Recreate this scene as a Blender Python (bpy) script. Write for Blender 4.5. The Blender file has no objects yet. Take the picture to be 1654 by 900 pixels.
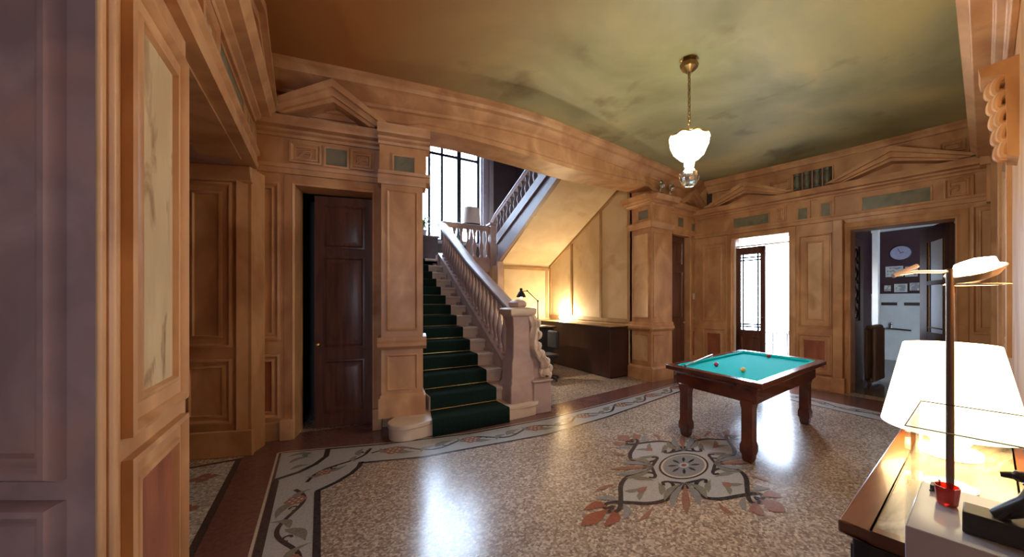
import bpy, bmesh, math, random
from mathutils import Vector, noise
random.seed(7)
SC = bpy.context.scene
PI = math.pi
# ------------------------------------------------------------------ camera
F, CX, HY, EYE, YAW = 600.0, 907.0, 485.0, 1.6, math.radians(33)
cd = bpy.data.cameras.new('camera'); cam = bpy.data.objects.new('camera', cd)
SC.collection.objects.link(cam); SC.camera = cam
cam.location = (0, 0, EYE); cam.rotation_euler = (PI/2, 0, -YAW)
cd.sensor_fit = 'HORIZONTAL'; cd.sensor_width = 36; cd.lens = F/1654*36
cd.shift_x = -(CX-827)/1654; cd.shift_y = (HY-450)/1654
cd.clip_start = 0.02; cd.clip_end = 200
# ------------------------------------------------------------------ exposure and sky
SC.view_settings.view_transform = 'Standard'; SC.view_settings.look = 'None'
SC.view_settings.gamma = 1; SC.view_settings.use_curve_mapping = False
SC.view_settings.exposure = 0.58
w = bpy.data.worlds.new('sky'); SC.world = w; w.use_nodes = True
bg = w.node_tree.nodes['Background']; bg.inputs[0].default_value = (0.64, 0.79, 1.0, 1); bg.inputs[1].default_value = 22.0
SC.cycles.max_bounces = 8; SC.cycles.diffuse_bounces = 5; SC.cycles.glossy_bounces = 4
SC.cycles.transmission_bounces = 6; SC.cycles.sample_clamp_indirect = 6; SC.cycles.caustics_reflective = False
SC.cycles.caustics_refractive = False; SC.cycles.use_denoising = True

def light(kind, name, loc, power, color, size=0.1, rot=None, sy=None, portal=False, spot=None):
    l = bpy.data.lights.new(name, kind); l.energy = power; l.color = color
    if kind == 'AREA':
        l.shape = 'RECTANGLE'; l.size = size; l.size_y = sy or size
        if portal: l.cycles.is_portal = True
    else: l.shadow_soft_size = size
    if kind == 'SPOT': l.spot_size = spot; l.spot_blend = 0.6
    o = bpy.data.objects.new(name, l); SC.collection.objects.link(o); o.location = loc
    if rot is not None: o.rotation_euler = Vector(rot).to_track_quat('-Z', 'Y').to_euler()
    return o
# daylight enters by these openings (portals guide the sky's light through them)
light('AREA', 'stair_window_portal', (3.1, 11.12, 5.2), 1, (1,1,1), 3.0, (0,-1,0), 3.9, True)
light('AREA', 'terrace_door_portal', (7.95, 3.9, 1.45), 1, (1,1,1), 1.2, (-1,0,0), 2.9, True)
light('AREA', 'hall_window_portal', (-0.9, -3.1, 1.9), 1, (1,1,1), 0.6, (0,1,0), 1.3, True)
light('AREA', 'next_room_window_portal', (9.3, 3.72, 1.65), 1, (1,1,1), .8, (0,-1,0), 1.1, True)

# ------------------------------------------------------------------ materials
MATS = {}
def mat(name, col, rough=0.5, col2=None, scale=3.0, metal=0.0, bump=0.0, bscale=None, emit=None, estr=0, trans=0, spec=0.5, ramp=(0.35,0.65), coat=0, detail=5, dist=0.6, stretch=None, col3=None, third=(0.55,0.75), scale3=1.2):
    m = bpy.data.materials.new(name); m.use_nodes = True; nt = m.node_tree; N = nt.nodes; L = nt.links
    b = N['Principled BSDF']
    b.inputs['Base Color'].default_value = (*col, 1); b.inputs['Roughness'].default_value = rough
    b.inputs['Metallic'].default_value = metal; b.inputs['Specular IOR Level'].default_value = spec
    if trans: b.inputs['Transmission Weight'].default_value = trans
    if coat: b.inputs['Coat Weight'].default_value = coat
    if emit: b.inputs['Emission Color'].default_value = (*emit, 1); b.inputs['Emission Strength'].default_value = estr
    if col2 or bump:
        tc = N.new('ShaderNodeTexCoord'); mp = N.new('ShaderNodeMapping'); L.new(tc.outputs['Object'], mp.inputs[0])
        if stretch: mp.inputs['Scale'].default_value = stretch
    def cr(sc, rng, c1, c2, src=None):
        n = N.new('ShaderNodeTexNoise'); n.inputs['Scale'].default_value = sc; n.inputs['Detail'].default_value = detail; n.inputs['Distortion'].default_value = dist
        L.new(mp.outputs[0], n.inputs['Vector'])
        r = N.new('ShaderNodeValToRGB'); r.color_ramp.elements[0].position = rng[0]; r.color_ramp.elements[1].position = rng[1]
        r.color_ramp.elements[0].color = (*c1, 1); r.color_ramp.elements[1].color = (*c2, 1)
        L.new(n.outputs['Fac'], r.inputs[0]); return r
    if col2:
        r = cr(scale, ramp, col, col2); out = r.outputs[0]
        if col3:
            k = cr(scale3, third, (0,0,0), (1,1,1)); mx = N.new('ShaderNodeMix'); mx.data_type = 'RGBA'
            L.new(k.outputs[0], mx.inputs[0]); L.new(out, mx.inputs[6]); mx.inputs[7].default_value = (*col3, 1); out = mx.outputs[2]
        L.new(out, b.inputs['Base Color'])
    if bump:
        n = N.new('ShaderNodeTexNoise'); n.inputs['Scale'].default_value = bscale or scale*4; L.new(mp.outputs[0], n.inputs['Vector'])
        bp = N.new('ShaderNodeBump'); bp.inputs['Strength'].default_value = bump; bp.inputs['Distance'].default_value = 0.01
        L.new(n.outputs['Fac'], bp.inputs['Height']); L.new(bp.outputs[0], b.inputs['Normal'])
    MATS[name] = m; return m
M = MATS
mat('painted_marble', (0.66,0.39,0.20), 0.42, (0.44,0.225,0.105), 2.6, bump=0.2, col3=(0.40,0.19,0.085), third=(0.56,0.72), scale3=1.7, detail=9, stretch=(1,1,0.6))
mat('pale_marble', (0.74,0.50,0.29), 0.40, (0.58,0.36,0.19), 2.4, bump=0.15, col3=(0.46,0.25,0.12), third=(0.58,0.74), scale3=2.2, detail=9)
mat('cream_panel', (0.66,0.52,0.31), 0.5, (0.54,0.40,0.23), 3.6, bump=0.3, col3=(0.30,0.18,0.09), third=(0.57,0.66), scale3=5.5, stretch=(1,1,0.45), detail=10)
mat('red_panel', (0.42,0.15,0.08), 0.32, (0.27,0.085,0.05), 7, bump=0.1, stretch=(1,1,0.3))
mat('slate', (0.13,0.14,0.11), 0.3, (0.22,0.21,0.15), 6)
mat('slot_dark', (0.05,0.045,0.04), 0.6)
mat('mauve_plaster', (0.43,0.265,0.235), 0.45, (0.29,0.175,0.155), 3.0, bump=0.25, col3=(0.44,0.24,0.18), third=(0.5,0.7), scale3=2.2, detail=9)
mat('ochre_plaster', (0.72,0.60,0.40), 0.62, (0.60,0.46,0.28), 1.6, bump=0.2, col3=(0.50,0.34,0.18), third=(0.58,0.74))
mat('ochre_dark', (0.44,0.28,0.13), 0.6, (0.36,0.22,0.10), 4)
mat('stair_stone', (0.74,0.60,0.48), 0.30, (0.62,0.48,0.37), 3, bump=0.05)
mat('rail_marble', (0.52,0.38,0.34), 0.42, (0.40,0.28,0.26), 3, bump=0.05, col3=(0.60,0.46,0.38))
mat('dark_marble', (0.25,0.18,0.18), 0.5, (0.20,0.15,0.16), 5)
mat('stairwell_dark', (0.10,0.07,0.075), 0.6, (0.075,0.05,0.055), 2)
mat('window_stone', (0.50,0.46,0.50), 0.5, (0.42,0.38,0.42), 3)
mat('green_carpet', (0.012,0.027,0.021), 0.95, (0.008,0.018,0.014), 60, bump=0.5, bscale=300, spec=0.1)
mat('aged_brass', (0.32,0.22,0.10), 0.4, metal=1.0); mat('brass', (0.75,0.55,0.25), 0.3, metal=1.0)
mat('iron', (0.03,0.03,0.035), 0.5, metal=0.6)
mat('mahogany', (0.12,0.035,0.018), 0.28, (0.07,0.02,0.012), 5, stretch=(1,1,0.2), coat=0.3)
mat('door_wood', (0.14,0.055,0.035), 0.35, (0.075,0.028,0.018), 5, stretch=(3,3,0.3), coat=0.1)
mat('dark_counter', (0.055,0.02,0.016), 0.4, (0.035,0.014,0.012), 3, stretch=(1,1,0.3), coat=0.25)
mat('counter_top', (0.42,0.26,0.13), 0.3, (0.32,0.19,0.09), 4)
mat('table_wood', (0.15,0.035,0.02), 0.25, (0.09,0.02,0.013), 6, coat=0.4)
mat('baize', (0.0,0.60,0.67), 0.85, (0.0,0.54,0.61), 80, spec=0.15)
mat('black', (0.015,0.015,0.017), 0.4); mat('black_soft', (0.03,0.03,0.035), 0.7, (0.02,0.02,0.024), 20)
mat('white_lacquer', (0.62,0.62,0.74), 0.12, (0.60,0.60,0.72), 2); mat('white_paint', (0.72,0.74,0.72), 0.4, (0.66,0.68,0.66), 3)
mat('room_purple', (0.07,0.03,0.035), 0.6, (0.055,0.024,0.028), 2)
mat('clock_face', (0.5,0.48,0.62), 0.4, (0.44,0.42,0.55), 12); mat('paper', (0.7,0.68,0.62), 0.6, (0.35,0.33,0.33), 9, ramp=(0.45,0.55))
mat('dark_steel', (0.16,0.13,0.12), 0.35, metal=0.7); mat('chrome', (0.8,0.8,0.82), 0.12, metal=1.0)
mat('radiator_paint', (0.22,0.16,0.14), 0.4)
mat('sideboard_wood', (0.20,0.075,0.028), 0.28, (0.13,0.045,0.018), 5, stretch=(0.3,3,1), coat=0.3)
mat('sideboard_marble', (0.30,0.27,0.22), 0.25, (0.10,0.09,0.08), 5, col3=(0.5,0.47,0.40), scale3=4, dist=2.5, stretch=(0.5,2,1))
mat('red_ball', (0.5,0.01,0.03), 0.12, coat=0.5); mat('magenta_ball', (0.45,0.02,0.12), 0.12, coat=0.5); mat('yellow_ball', (0.85,0.55,0.16), 0.15, coat=0.5)
mat('cue_wood', (0.75,0.60,0.42), 0.3); mat('red_glass', (0.9,0.02,0.01), 0.05, trans=0.55); mat('bronze', (0.035,0.028,0.024), 0.35, metal=0.5)
mat('amber_glass', (0.75,0.38,0.06), 0.2); mat('textured_glass', (0.62,0.70,0.85), 0.35); mat('dark_oak', (0.09,0.035,0.022), 0.6, (0.06,0.025,0.016), 5)
mat('bowl_glass', (0.95,0.93,0.88), 0.3, emit=(1.0,0.93,0.78), estr=56)
mat('bowl_inner', (0.9,0.88,0.82), 0.5, emit=(1.0,0.9,0.72), estr=5)
mat('shade_lit', (0.9,0.8,0.6), 0.8, emit=(1.0,0.78,0.46), estr=3.2)
mat('base_lit', (0.95,0.9,0.8), 0.3, emit=(1.0,0.85,0.6), estr=1.2)
mat('bulb', (1,1,1), 0.5, emit=(1.0,0.93,0.80), estr=45); mat('bulb_warm', (1,1,1), 0.5, emit=(1.0,0.80,0.45), estr=60)
mat('lampshade_fabric', (0.62,0.52,0.44), 0.9, (0.55,0.46,0.40), 40)
mat('leaf', (0.05,0.16,0.04), 0.5, (0.09,0.24,0.06), 8); mat('petal', (0.75,0.70,0.62), 0.6)
mat('terrace', (0.62,0.60,0.56), 0.7, (0.55,0.53,0.5), 6); mat('terrace_metal', (0.10,0.10,0.11), 0.4, metal=0.5)
mat('switch_plastic', (0.8,0.72,0.58), 0.4)
mat('bordo_band', (0.18,0.085,0.075), 0.18, (0.14,0.06,0.055), 30, col3=(0.21,0.11,0.09), scale3=2)
mat('inlay_dark', (0.035,0.03,0.035), 0.18, (0.06,0.05,0.055), 60); mat('inlay_pale', (0.46,0.46,0.46), 0.18, (0.36,0.36,0.36), 70)
mat('inlay_green', (0.17,0.17,0.14), 0.18, (0.24,0.23,0.19), 60); mat('inlay_grey', (0.27,0.27,0.28), 0.18, (0.21,0.21,0.22), 60)
mat('inlay_pink', (0.34,0.18,0.14), 0.18, (0.24,0.12,0.09), 60); mat('inlay_red', (0.30,0.10,0.07), 0.18, (0.22,0.07,0.05), 50)
mat('inlay_cream', (0.60,0.52,0.42), 0.18, (0.48,0.41,0.33), 60)
mat('next_floor', (0.16,0.12,0.10), 0.18, (0.11,0.08,0.07), 12)
def glass(name, col, rough=0.0):
    m = bpy.data.materials.new(name); m.use_nodes = True; nt = m.node_tree; N = nt.nodes; N.clear()
    o = N.new('ShaderNodeOutputMaterial'); t = N.new('ShaderNodeBsdfTransparent'); g = N.new('ShaderNodeBsdfGlossy'); x = N.new('ShaderNodeMixShader')
    t.inputs[0].default_value = (*col, 1); g.inputs['Roughness'].default_value = rough; lw = N.new('ShaderNodeLayerWeight'); pw = N.new('ShaderNodeMath'); pw.operation = 'POWER'; pw.inputs[1].default_value = 4.0; f = N.new('ShaderNodeMath'); f.operation = 'MULTIPLY_ADD'; f.inputs[1].default_value = 0.5; f.inputs[2].default_value = 0.03; nt.links.new(lw.outputs['Facing'], pw.inputs[0]); nt.links.new(pw.outputs[0], f.inputs[0])
    nt.links.new(f.outputs[0], x.inputs[0]); nt.links.new(t.outputs[0], x.inputs[1]); nt.links.new(g.outputs[0], x.inputs[2]); nt.links.new(x.outputs[0], o.inputs[0]); MATS[name] = m
glass('pane_glass', (0.96,0.98,1.0)); glass('case_glass', (0.95,0.97,0.97), 0.02)
def terrazzo(name, base, chip, dark, ss=1.0):
    m = mat(name, base, 0.2); nt = m.node_tree; N = nt.nodes; L = nt.links; b = N['Principled BSDF']
    tc = N.new('ShaderNodeTexCoord'); v = N.new('ShaderNodeTexVoronoi'); v.inputs['Scale'].default_value = 62*ss; v.inputs['Randomness'].default_value = 1
    L.new(tc.outputs['Object'], v.inputs['Vector'])
    sp = N.new('ShaderNodeSeparateColor'); L.new(v.outputs['Color'], sp.inputs[0])
    r = N.new('ShaderNodeValToRGB'); e = r.color_ramp; e.interpolation = 'CONSTANT'
    e.elements[0].position = 0; e.elements[0].color = (*dark, 1); e.elements[1].position = 0.22; e.elements[1].color = (*base, 1)
    x = e.elements.new(0.62); x.color = (*chip, 1); x = e.elements.new(0.9); x.color = (chip[0]*1.25, chip[1]*1.25, chip[2]*1.22, 1)
    L.new(sp.outputs[0], r.inputs[0])
    n = N.new('ShaderNodeTexNoise'); n.inputs['Scale'].default_value = 0.8; n.inputs['Detail'].default_value = 3; L.new(tc.outputs['Object'], n.inputs['Vector'])
    mr = N.new('ShaderNodeMapRange'); mr.inputs[1].default_value = 0.3; mr.inputs[2].default_value = 0.7; mr.inputs[3].default_value = 0.86; mr.inputs[4].default_value = 1.12
    L.new(n.outputs['Fac'], mr.inputs[0]); mx = N.new('ShaderNodeMix'); mx.data_type = 'RGBA'; mx.blend_type = 'MULTIPLY'; mx.inputs[0].default_value = 1
    L.new(r.outputs[0], mx.inputs[6]); L.new(mr.outputs[0], mx.inputs[7]); L.new(mx.outputs[2], b.inputs['Base Color'])
    mr2 = N.new('ShaderNodeMapRange'); mr2.inputs[1].default_value = 0.3; mr2.inputs[2].default_value = 0.7; mr2.inputs[3].default_value = 0.17; mr2.inputs[4].default_value = 0.27
    L.new(n.outputs['Fac'], mr2.inputs[0]); L.new(mr2.outputs[0], b.inputs['Roughness'])
    return m
terrazzo('terrazzo', (0.335,0.262,0.21), (0.49,0.41,0.345), (0.235,0.17,0.14))
terrazzo('stripe_terrazzo', (0.42,0.40,0.37), (0.55,0.53,0.50), (0.28,0.26,0.25))
def ceiling_mat():
    # faded painted sky: olive green clouds, ochre plus painted-in light at left, flaking patches
    m = mat('ceiling_paint', (0.25,0.25,0.12), 0.55); nt = m.node_tree; N = nt.nodes; L = nt.links; b = N['Principled BSDF']
    tc = N.new('ShaderNodeTexCoord')
    def nz(sc, det=4, d=0.5, st=(1,1,1)):
        mp = N.new('ShaderNodeMapping'); mp.inputs['Scale'].default_value = st; L.new(tc.outputs['Object'], mp.inputs[0])
        n = N.new('ShaderNodeTexNoise'); n.inputs['Scale'].default_value = sc; n.inputs['Detail'].default_value = det; n.inputs['Distortion'].default_value = d
        L.new(mp.outputs[0], n.inputs['Vector']); return n.outputs['Fac']
    r = N.new('ShaderNodeValToRGB'); L.new(nz(0.55, 6, 0.6), r.inputs[0]); e = r.color_ramp
    e.elements[0].position = 0.34; e.elements[0].color = (0.24,0.245,0.12,1); e.elements[1].position = 0.66; e.elements[1].color = (0.56,0.50,0.23,1)
    x = e.elements.new(0.5); x.color = (0.38,0.375,0.21,1)
    # orange-brown left side: partly its paint, partly warm light put into the colour
    sx = N.new('ShaderNodeSeparateXYZ'); L.new(tc.outputs['Object'], sx.inputs[0])
    mr = N.new('ShaderNodeMapRange'); mr.inputs[1].default_value = 2.3; mr.inputs[2].default_value = 0.3; L.new(sx.outputs[0], mr.inputs[0])
    mx = N.new('ShaderNodeMix'); mx.data_type = 'RGBA'; L.new(mr.outputs[0], mx.inputs[0]); L.new(r.outputs[0], mx.inputs[6]); mx.inputs[7].default_value = (0.36,0.15,0.045,1)
    k = N.new('ShaderNodeValToRGB'); L.new(nz(1.3, 9, 0.25, (1,0.8,1)), k.inputs[0]); k.color_ramp.elements[0].position = 0.60; k.color_ramp.elements[1].position = 0.74
    m2 = N.new('ShaderNodeMix'); m2.data_type = 'RGBA'; L.new(k.outputs[0], m2.inputs[0]); L.new(mx.outputs[2], m2.inputs[6]); m2.inputs[7].default_value = (0.16,0.125,0.06,1)
    L.new(m2.outputs[2], b.inputs['Base Color'])
ceiling_mat()

# ------------------------------------------------------------------ mesh helpers
class Plane:
    def __init__(s, p0, p1):
        s.p = Vector((*p0, 0)); d = Vector((*p1, 0)) - s.p; s.len = d.length; s.d = d.normalized(); s.n = Vector((s.d.y, -s.d.x, 0))
    def __call__(s, u, w, z): return s.p + s.d*u + s.n*w + Vector((0, 0, z))
class World:
    def __call__(s, u, w, z): return Vector((u, w, z))
W = World()
def ident(a, b, c): return Vector((a, b, c))
class MB:
    def __init__(s, *mats): s.v = []; s.f = []; s.m = []; s.mats = list(mats); s.cur = 0
    def use(s, name):
        if name not in s.mats: s.mats.append(name)
        s.cur = s.mats.index(name); return s
    def add(s, vs, fs):
        o = len(s.v); s.v += [Vector(v) for v in vs]
        for f in fs: s.f.append([i+o for i in f]); s.m.append(s.cur)
        return s
    def box(s, T, u0, u1, w0, w1, z0, z1):
        vs = [T(u, w_, z) for z in (z0, z1) for w_ in (w0, w1) for u in (u0, u1)]
        return s.add(vs, [(0,1,3,2),(4,6,7,5),(0,4,5,1),(2,3,7,6),(0,2,6,4),(1,5,7,3)])
    def prism(s, T, poly, w0, w1):            # polygon in (u, z) pushed along w
        n = len(poly); vs = [T(u, w0, z) for u, z in poly] + [T(u, w1, z) for u, z in poly]
        return s.add(vs, [list(range(n))[::-1], list(range(n, 2*n))] + [(i, (i+1) % n, n+(i+1) % n, n+i) for i in range(n)])
    def extr(s, T, prof, u0, u1):             # profile in (w, z) pushed along u
        n = len(prof); vs = [T(u0, a, z) for a, z in prof] + [T(u1, a, z) for a, z in prof]
        return s.add(vs, [list(range(n))[::-1], list(range(n, 2*n))] + [(i, (i+1) % n, n+(i+1) % n, n+i) for i in range(n)])
    def flat(s, pts, z0, z1):                 # polygon in (x, y) with thickness
        n = len(pts); vs = [(x, y, z0) for x, y in pts] + [(x, y, z1) for x, y in pts]
        return s.add(vs, [list(range(n))[::-1], list(range(n, 2*n))] + [(i, (i+1) % n, n+(i+1) % n, n+i) for i in range(n)])
    def rings(s, rings, close=True, cap0=True, cap1=True):
        n = len(rings[0]); vs = [p for r in rings for p in r]; fs = []
        for k in range(len(rings)-1):
            for i in range(n if close else n-1):
                j = (i+1) % n; fs.append((k*n+i, k*n+j, (k+1)*n+j, (k+1)*n+i))
        if cap0: fs.append(list(range(n))[::-1])
        if cap1: fs.append([(len(rings)-1)*n+i for i in range(n)])
        return s.add(vs, fs)
    def lathe(s, c, prof, seg=24, T=None, flute=0, fl=0):
        c = Vector(c); rr = []
        for r, z in prof:
            ring = []
            for i in range(seg):
                a = 2*PI*i/seg; q = r*(1 + (fl*math.cos(flute*a) if flute else 0))
                p = Vector((q*math.cos(a), q*math.sin(a), z)); ring.append(c + (T(p) if T else p))
            rr.append(ring)
        return s.rings(rr, True, prof[0][0] > 1e-5, prof[-1][0] > 1e-5)
    def tube(s, pts, rad, seg=8, flatz=1.0):
        pts = [Vector(p) for p in pts]; n = len(pts); rr = []; up = None
        for i in range(n):
            t = (pts[min(i+1, n-1)] - pts[max(i-1, 0)]).normalized()
            if up is None or abs(up.dot(t)) > 0.95: up = Vector((0,0,1)) if abs(t.z) < 0.9 else Vector((1,0,0))
            a = t.cross(up).normalized(); b = a.cross(t).normalized(); up = b
            r = rad[i] if isinstance(rad, (list, tuple)) else rad
            rr.append([pts[i] + a*r*math.cos(2*PI*k/seg) + b*r*flatz*math.sin(2*PI*k/seg) for k in range(seg)])
        return s.rings(rr)
    def ball(s, c, r, seg=20, sz=1.0):
        n = seg//2; return s.lathe(c, [(r*math.sin(PI*i/n), -r*sz*math.cos(PI*i/n)) for i in range(n+1)], seg)
    def panel(s, T, u0, u1, z0, z1, steps, face=None, frame=None):   # rectangle rings (inset, w)
        if frame: s.use(frame)
        rr = [[T(u0+i, a, z0+i), T(u1-i, a, z0+i), T(u1-i, a, z1-i), T(u0+i, a, z1-i)] for i, a in steps]
        s.rings(rr, True, False, False)
        if face: s.use(face)
        s.add(rr[-1], [(0,1,2,3)]); return s
    def build(s, name, parent=None, kind=None, bevel=0, smooth=38, auto=True):
        me = bpy.data.meshes.new(name); me.from_pydata([tuple(v) for v in s.v], [], s.f)
        for k in s.mats: me.materials.append(MATS[k])
        for p, i in zip(me.polygons, s.m): p.material_index = i
        bm = bmesh.new(); bm.from_mesh(me); bmesh.ops.remove_doubles(bm, verts=bm.verts, dist=1e-5)
        if auto: bmesh.ops.recalc_face_normals(bm, faces=bm.faces)
        bm.to_mesh(me); bm.free()
        for p in me.polygons: p.use_smooth = True
        me.set_sharp_from_angle(angle=math.radians(smooth))
        o = bpy.data.objects.new(name, me); SC.collection.objects.link(o)
        if parent is not None:
            o.parent = parent; o.matrix_parent_inverse = parent.matrix_basis.inverted()
        if kind: o['kind'] = kind
        if bevel:
            b = o.modifiers.new('edge', 'BEVEL'); b.width = bevel; b.segments = 2; b.limit_method = 'ANGLE'; b.angle_limit = math.radians(40)
        return o
def thing(name, loc, label, cat, group=None):
    o = bpy.data.objects.new(name, None); SC.collection.objects.link(o); o.location = loc
    o['label'] = label; o['category'] = cat
    if group: o['group'] = group
    return o
def tag(o, label, cat, group=None):
    o['label'] = label; o['category'] = cat
    if group: o['group'] = group
    return o
def clone(root, loc=None, label=None, rot=None, parent=None):
    c = root.copy(); SC.collection.objects.link(c)
    if parent is not None: c.parent = parent
    for ch in list(root.children): clone(ch, parent=c)
    if loc is not None: c.location = loc
    if rot is not None: c.rotation_euler = rot
    if label: c['label'] = label
    return c
def lerp(pts, x):
    if x <= pts[0][0]: a, b = pts[0], pts[1]
    elif x >= pts[-1][0]: a, b = pts[-2], pts[-1]
    else:
        for a, b in zip(pts, pts[1:]):
            if a[0] <= x <= b[0]: break
    return a[1] + (b[1]-a[1])*(x-a[0])/(b[0]-a[0])
def smooth_lerp(pts, x, h=.8):
    return sum(lerp(pts, x+h*(k/4-1)) for k in range(9))/9
def catmull(p, n=8):
    p = [Vector(q) for q in p]; out = []; q = [p[0]*2-p[1]] + p + [p[-1]*2-p[-2]]
    for i in range(1, len(q)-2):
        for k in range(n):
            t = k/n; a, b, c, d = q[i-1], q[i], q[i+1], q[i+2]
            out.append(0.5*((2*b) + (c-a)*t + (2*a-5*b+4*c-d)*t*t + (3*b-a-3*c+d)*t**3))
    out.append(p[-1]); return out

# ------------------------------------------------------------------ plan of the hall
CEIL = 4.2
DL = Plane((-.65, 5.40), (1.2, 5.05)); DL.n = Vector((DL.d.y, -DL.d.x, 0))
BR = Plane((5.44, 5.34), (7.22, 5.50))
R = Plane((7.22, 5.50), (7.90, 0.80))
LW = Plane((-.6, 0.0), (-.6, 5.0))
FWp = Plane((8.0, 1.01), (0.9, -.02))
# every n points into the room
CROWN = [(-.45,4.93),(.74,4.70),(1.44,4.59),(2.33,4.48),(3.37,4.61),(4.88,4.80),(6.2,5.03),(7.07,5.14)]
FACE = [(-.65,5.36),(.6,5.10),(1.0,4.97),(2.33,4.68),(3.4,4.80),(5.4,5.10),(7.3,5.42)]
BEAMZ = [(.8,3.80),(1.7,3.77),(2.75,3.63),(4.0,3.68),(5.1,3.78)]
A = 'painted_marble'

# ------------------------------------------------------------------ floor with its inlays
m = MB('terrazzo'); m.box(W, -4, 7.72, -3.4, 11.3, -0.12, 0.0); floor = m.build('floor', kind='structure')
def strip(name, pts_a, pts_b, matname, z):
    m = MB(matname)
    for i in range(len(pts_a)-1):
        m.flat([pts_a[i], pts_a[i+1], pts_b[i+1], pts_b[i]], z-.0008, z)
    return m
OUT = [(-.34,4.85),(.62,4.52),(1.5,4.33),(2.57,4.29),(3.73,4.42),(5.35,4.68),(6.9,4.95)]
INN = [(.34,4.13),(.86,3.95),(2.26,3.80),(3.27,3.92),(5.33,4.34),(6.5,4.55)]
def off(pts, d): return [(x, y+d) for x, y in pts]
def band(m, a, b, z):
    n = 40; x0a, x1a, x0b, x1b = a[0][0], a[-1][0], b[0][0], b[-1][0]
    ra = [(x0a+(x1a-x0a)*i/n) for i in range(n+1)]; rb = [(x0b+(x1b-x0b)*i/n) for i in range(n+1)]
    vs = [(x, lerp(a, x), z) for x in ra] + [(x, lerp(b, x), z) for x in rb]
    m.add(vs, [(i, i+1, n+2+i, n+1+i) for i in range(n)])
def floor_part(m, name): 
    o = m.build(name, floor, auto=False)
    for p in o.data.polygons:
        if p.normal.z < 0: p.flip()
    return o
# maroon bands along the walls
m = MB('bordo_band')
band(m, OUT, [(-.66,5.6),(7.2,5.6)] if 0 else [(-.34,5.5),(1.0,5.3),(1.6,4.9),(2.6,4.78),(4.2,5.0),(7.2,5.45)], .0012)
m.add([(-.66,-1,.0011),(-.34,-1,.0011),(-.34,5.5,.0011),(-.66,5.5,.0011)], [(0,1,2,3)])
m.add([(6.78,-1,.0010),(7.6,-1,.0010),(7.3,5.4,.0010),(6.6,4.9,.0010)], [(0,1,2,3)])
floor_part(m, 'maroon_band')
m = MB('stripe_terrazzo', 'inlay_dark', 'inlay_pink')
m.add([(-1.06,-1,.0014),(-.70,-1,.0014),(-.70,4.88,.0014),(-1.06,4.88,.0014)], [(0,1,2,3)])
m.use('inlay_dark')
for x0, x1 in ((-1.10,-1.05),(-.71,-.66)): m.add([(x0,-1,.002),(x1,-1,.002),(x1,4.92,.002),(x0,4.92,.002)], [(0,1,2,3)])
m.add([(-1.1,4.87,.0022),(-.66,4.87,.0022),(-.66,4.92,.0022),(-1.1,4.92,.0022)], [(0,1,2,3)])
m.use('inlay_pink')
for k in range(7):
    cx, cy = -.88, 4.55-.62*k
    for q in range(4):
        a = PI/2*q; m.add([(cx+.055*math.cos(a)+.045*math.cos(b), cy+.055*math.sin(a)+.045*math.sin(b), .0026) for b in [2*PI*i/10 for i in range(10)]], [list(range(10))])
floor_part(m, 'flower_stripe')
# pale vine border
def corner_arc(c, r, a0, a1, n=12): return [(c[0]+r*math.cos(a0+(a1-a0)*i/n), c[1]+r*math.sin(a0+(a1-a0)*i/n)) for i in range(n+1)]
m = MB('inlay_pale')
band(m, [(.36,lerp(OUT,.36))]+OUT[1:], INN, .0016)
m.add([(-.34,-1,.0016),(-.02,-1,.0016),(-.02,3.72,.0016),(.10,3.80,.0016),(.24,3.93,.0016),(.34,4.13,.0016),(.36,4.60,.0016),(-.34,4.85,.0016)], [list(range(8))])
m.add([(6.45,4.6,.0018),(6.15,1.0,.0018),(6.6,.9,.0018),(6.9,4.95,.0018)], [(0,1,2,3)])
floor_part(m, 'pale_border')
def ribbon(m, pts, wd, z):
    pts = [Vector((p[0], p[1])) for p in pts]; n = len(pts); L = []; Rr = []
    for i in range(n):
        t = (pts[min(i+1,n-1)]-pts[max(i-1,0)]); t.normalize(); nn = Vector((-t.y, t.x)); ww = wd(i/(n-1)) if callable(wd) else wd
        L.append(pts[i]+nn*ww/2); Rr.append(pts[i]-nn*ww/2)
    m.add([(p.x, p.y, z) for p in L] + [(p.x, p.y, z) for p in Rr], [(i, i+1, n+i+1, n+i) for i in range(n-1)])
m = MB('inlay_dark')
xs = [i/60 for i in range(61)]
ribbon(m, [(.34,4.14)] + [(x, lerp(INN, x)) for x in [.36+6.1*t for t in xs]], .035, .0024)
ribbon(m, [(-.02,-1),(-.02,3.71),(-.02,3.72),(.12,3.81),(.24,3.93),(.31,4.05),(.34,4.16)], .045, .0024)
ribbon(m, [(.05+6.8*t, lerp(OUT, .05+6.8*t)) for t in xs], .03, .0024)
ribbon(m, [(-.33,-1),(-.33,4.12),(-.33,4.16),(-.17,4.22),(-.04,4.34),(.05,4.50),(.07,4.71)], .05, .0026)
ribbon(m, [(6.46,4.6),(6.16,1.0)], .03, .0024)
floor_part(m, 'border_lines')
m = MB('inlay_cream'); ribbon(m, [(-.37,-1),(-.37,4.87)], .018, .0027); ribbon(m, [(-.37,4.87)]+[(x, lerp(OUT, x)+.03) for x in [-.3+7*t for t in xs]], .018, .0027)
floor_part(m, 'cream_lines')
LC = [0]
def leaf(m, p, ang, L, wd, z, bend=0.25):
    LC[0] += 1; z += LC[0]*3e-6; pts = []; n = 7
    for sgn in (1, -1):
        for i in range(n+1):
            t = i/n if sgn == 1 else 1-i/n; h = wd*math.sin(PI*t**0.75)*0.5*sgn; c = bend*L*math.sin(PI*t)*0.5
            pts.append((p[0]+L*t*math.cos(ang)-(h+c)*math.sin(ang), p[1]+L*t*math.sin(ang)+(h+c)*math.cos(ang), z))
    m.add(pts, [list(range(len(pts)))])
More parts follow.
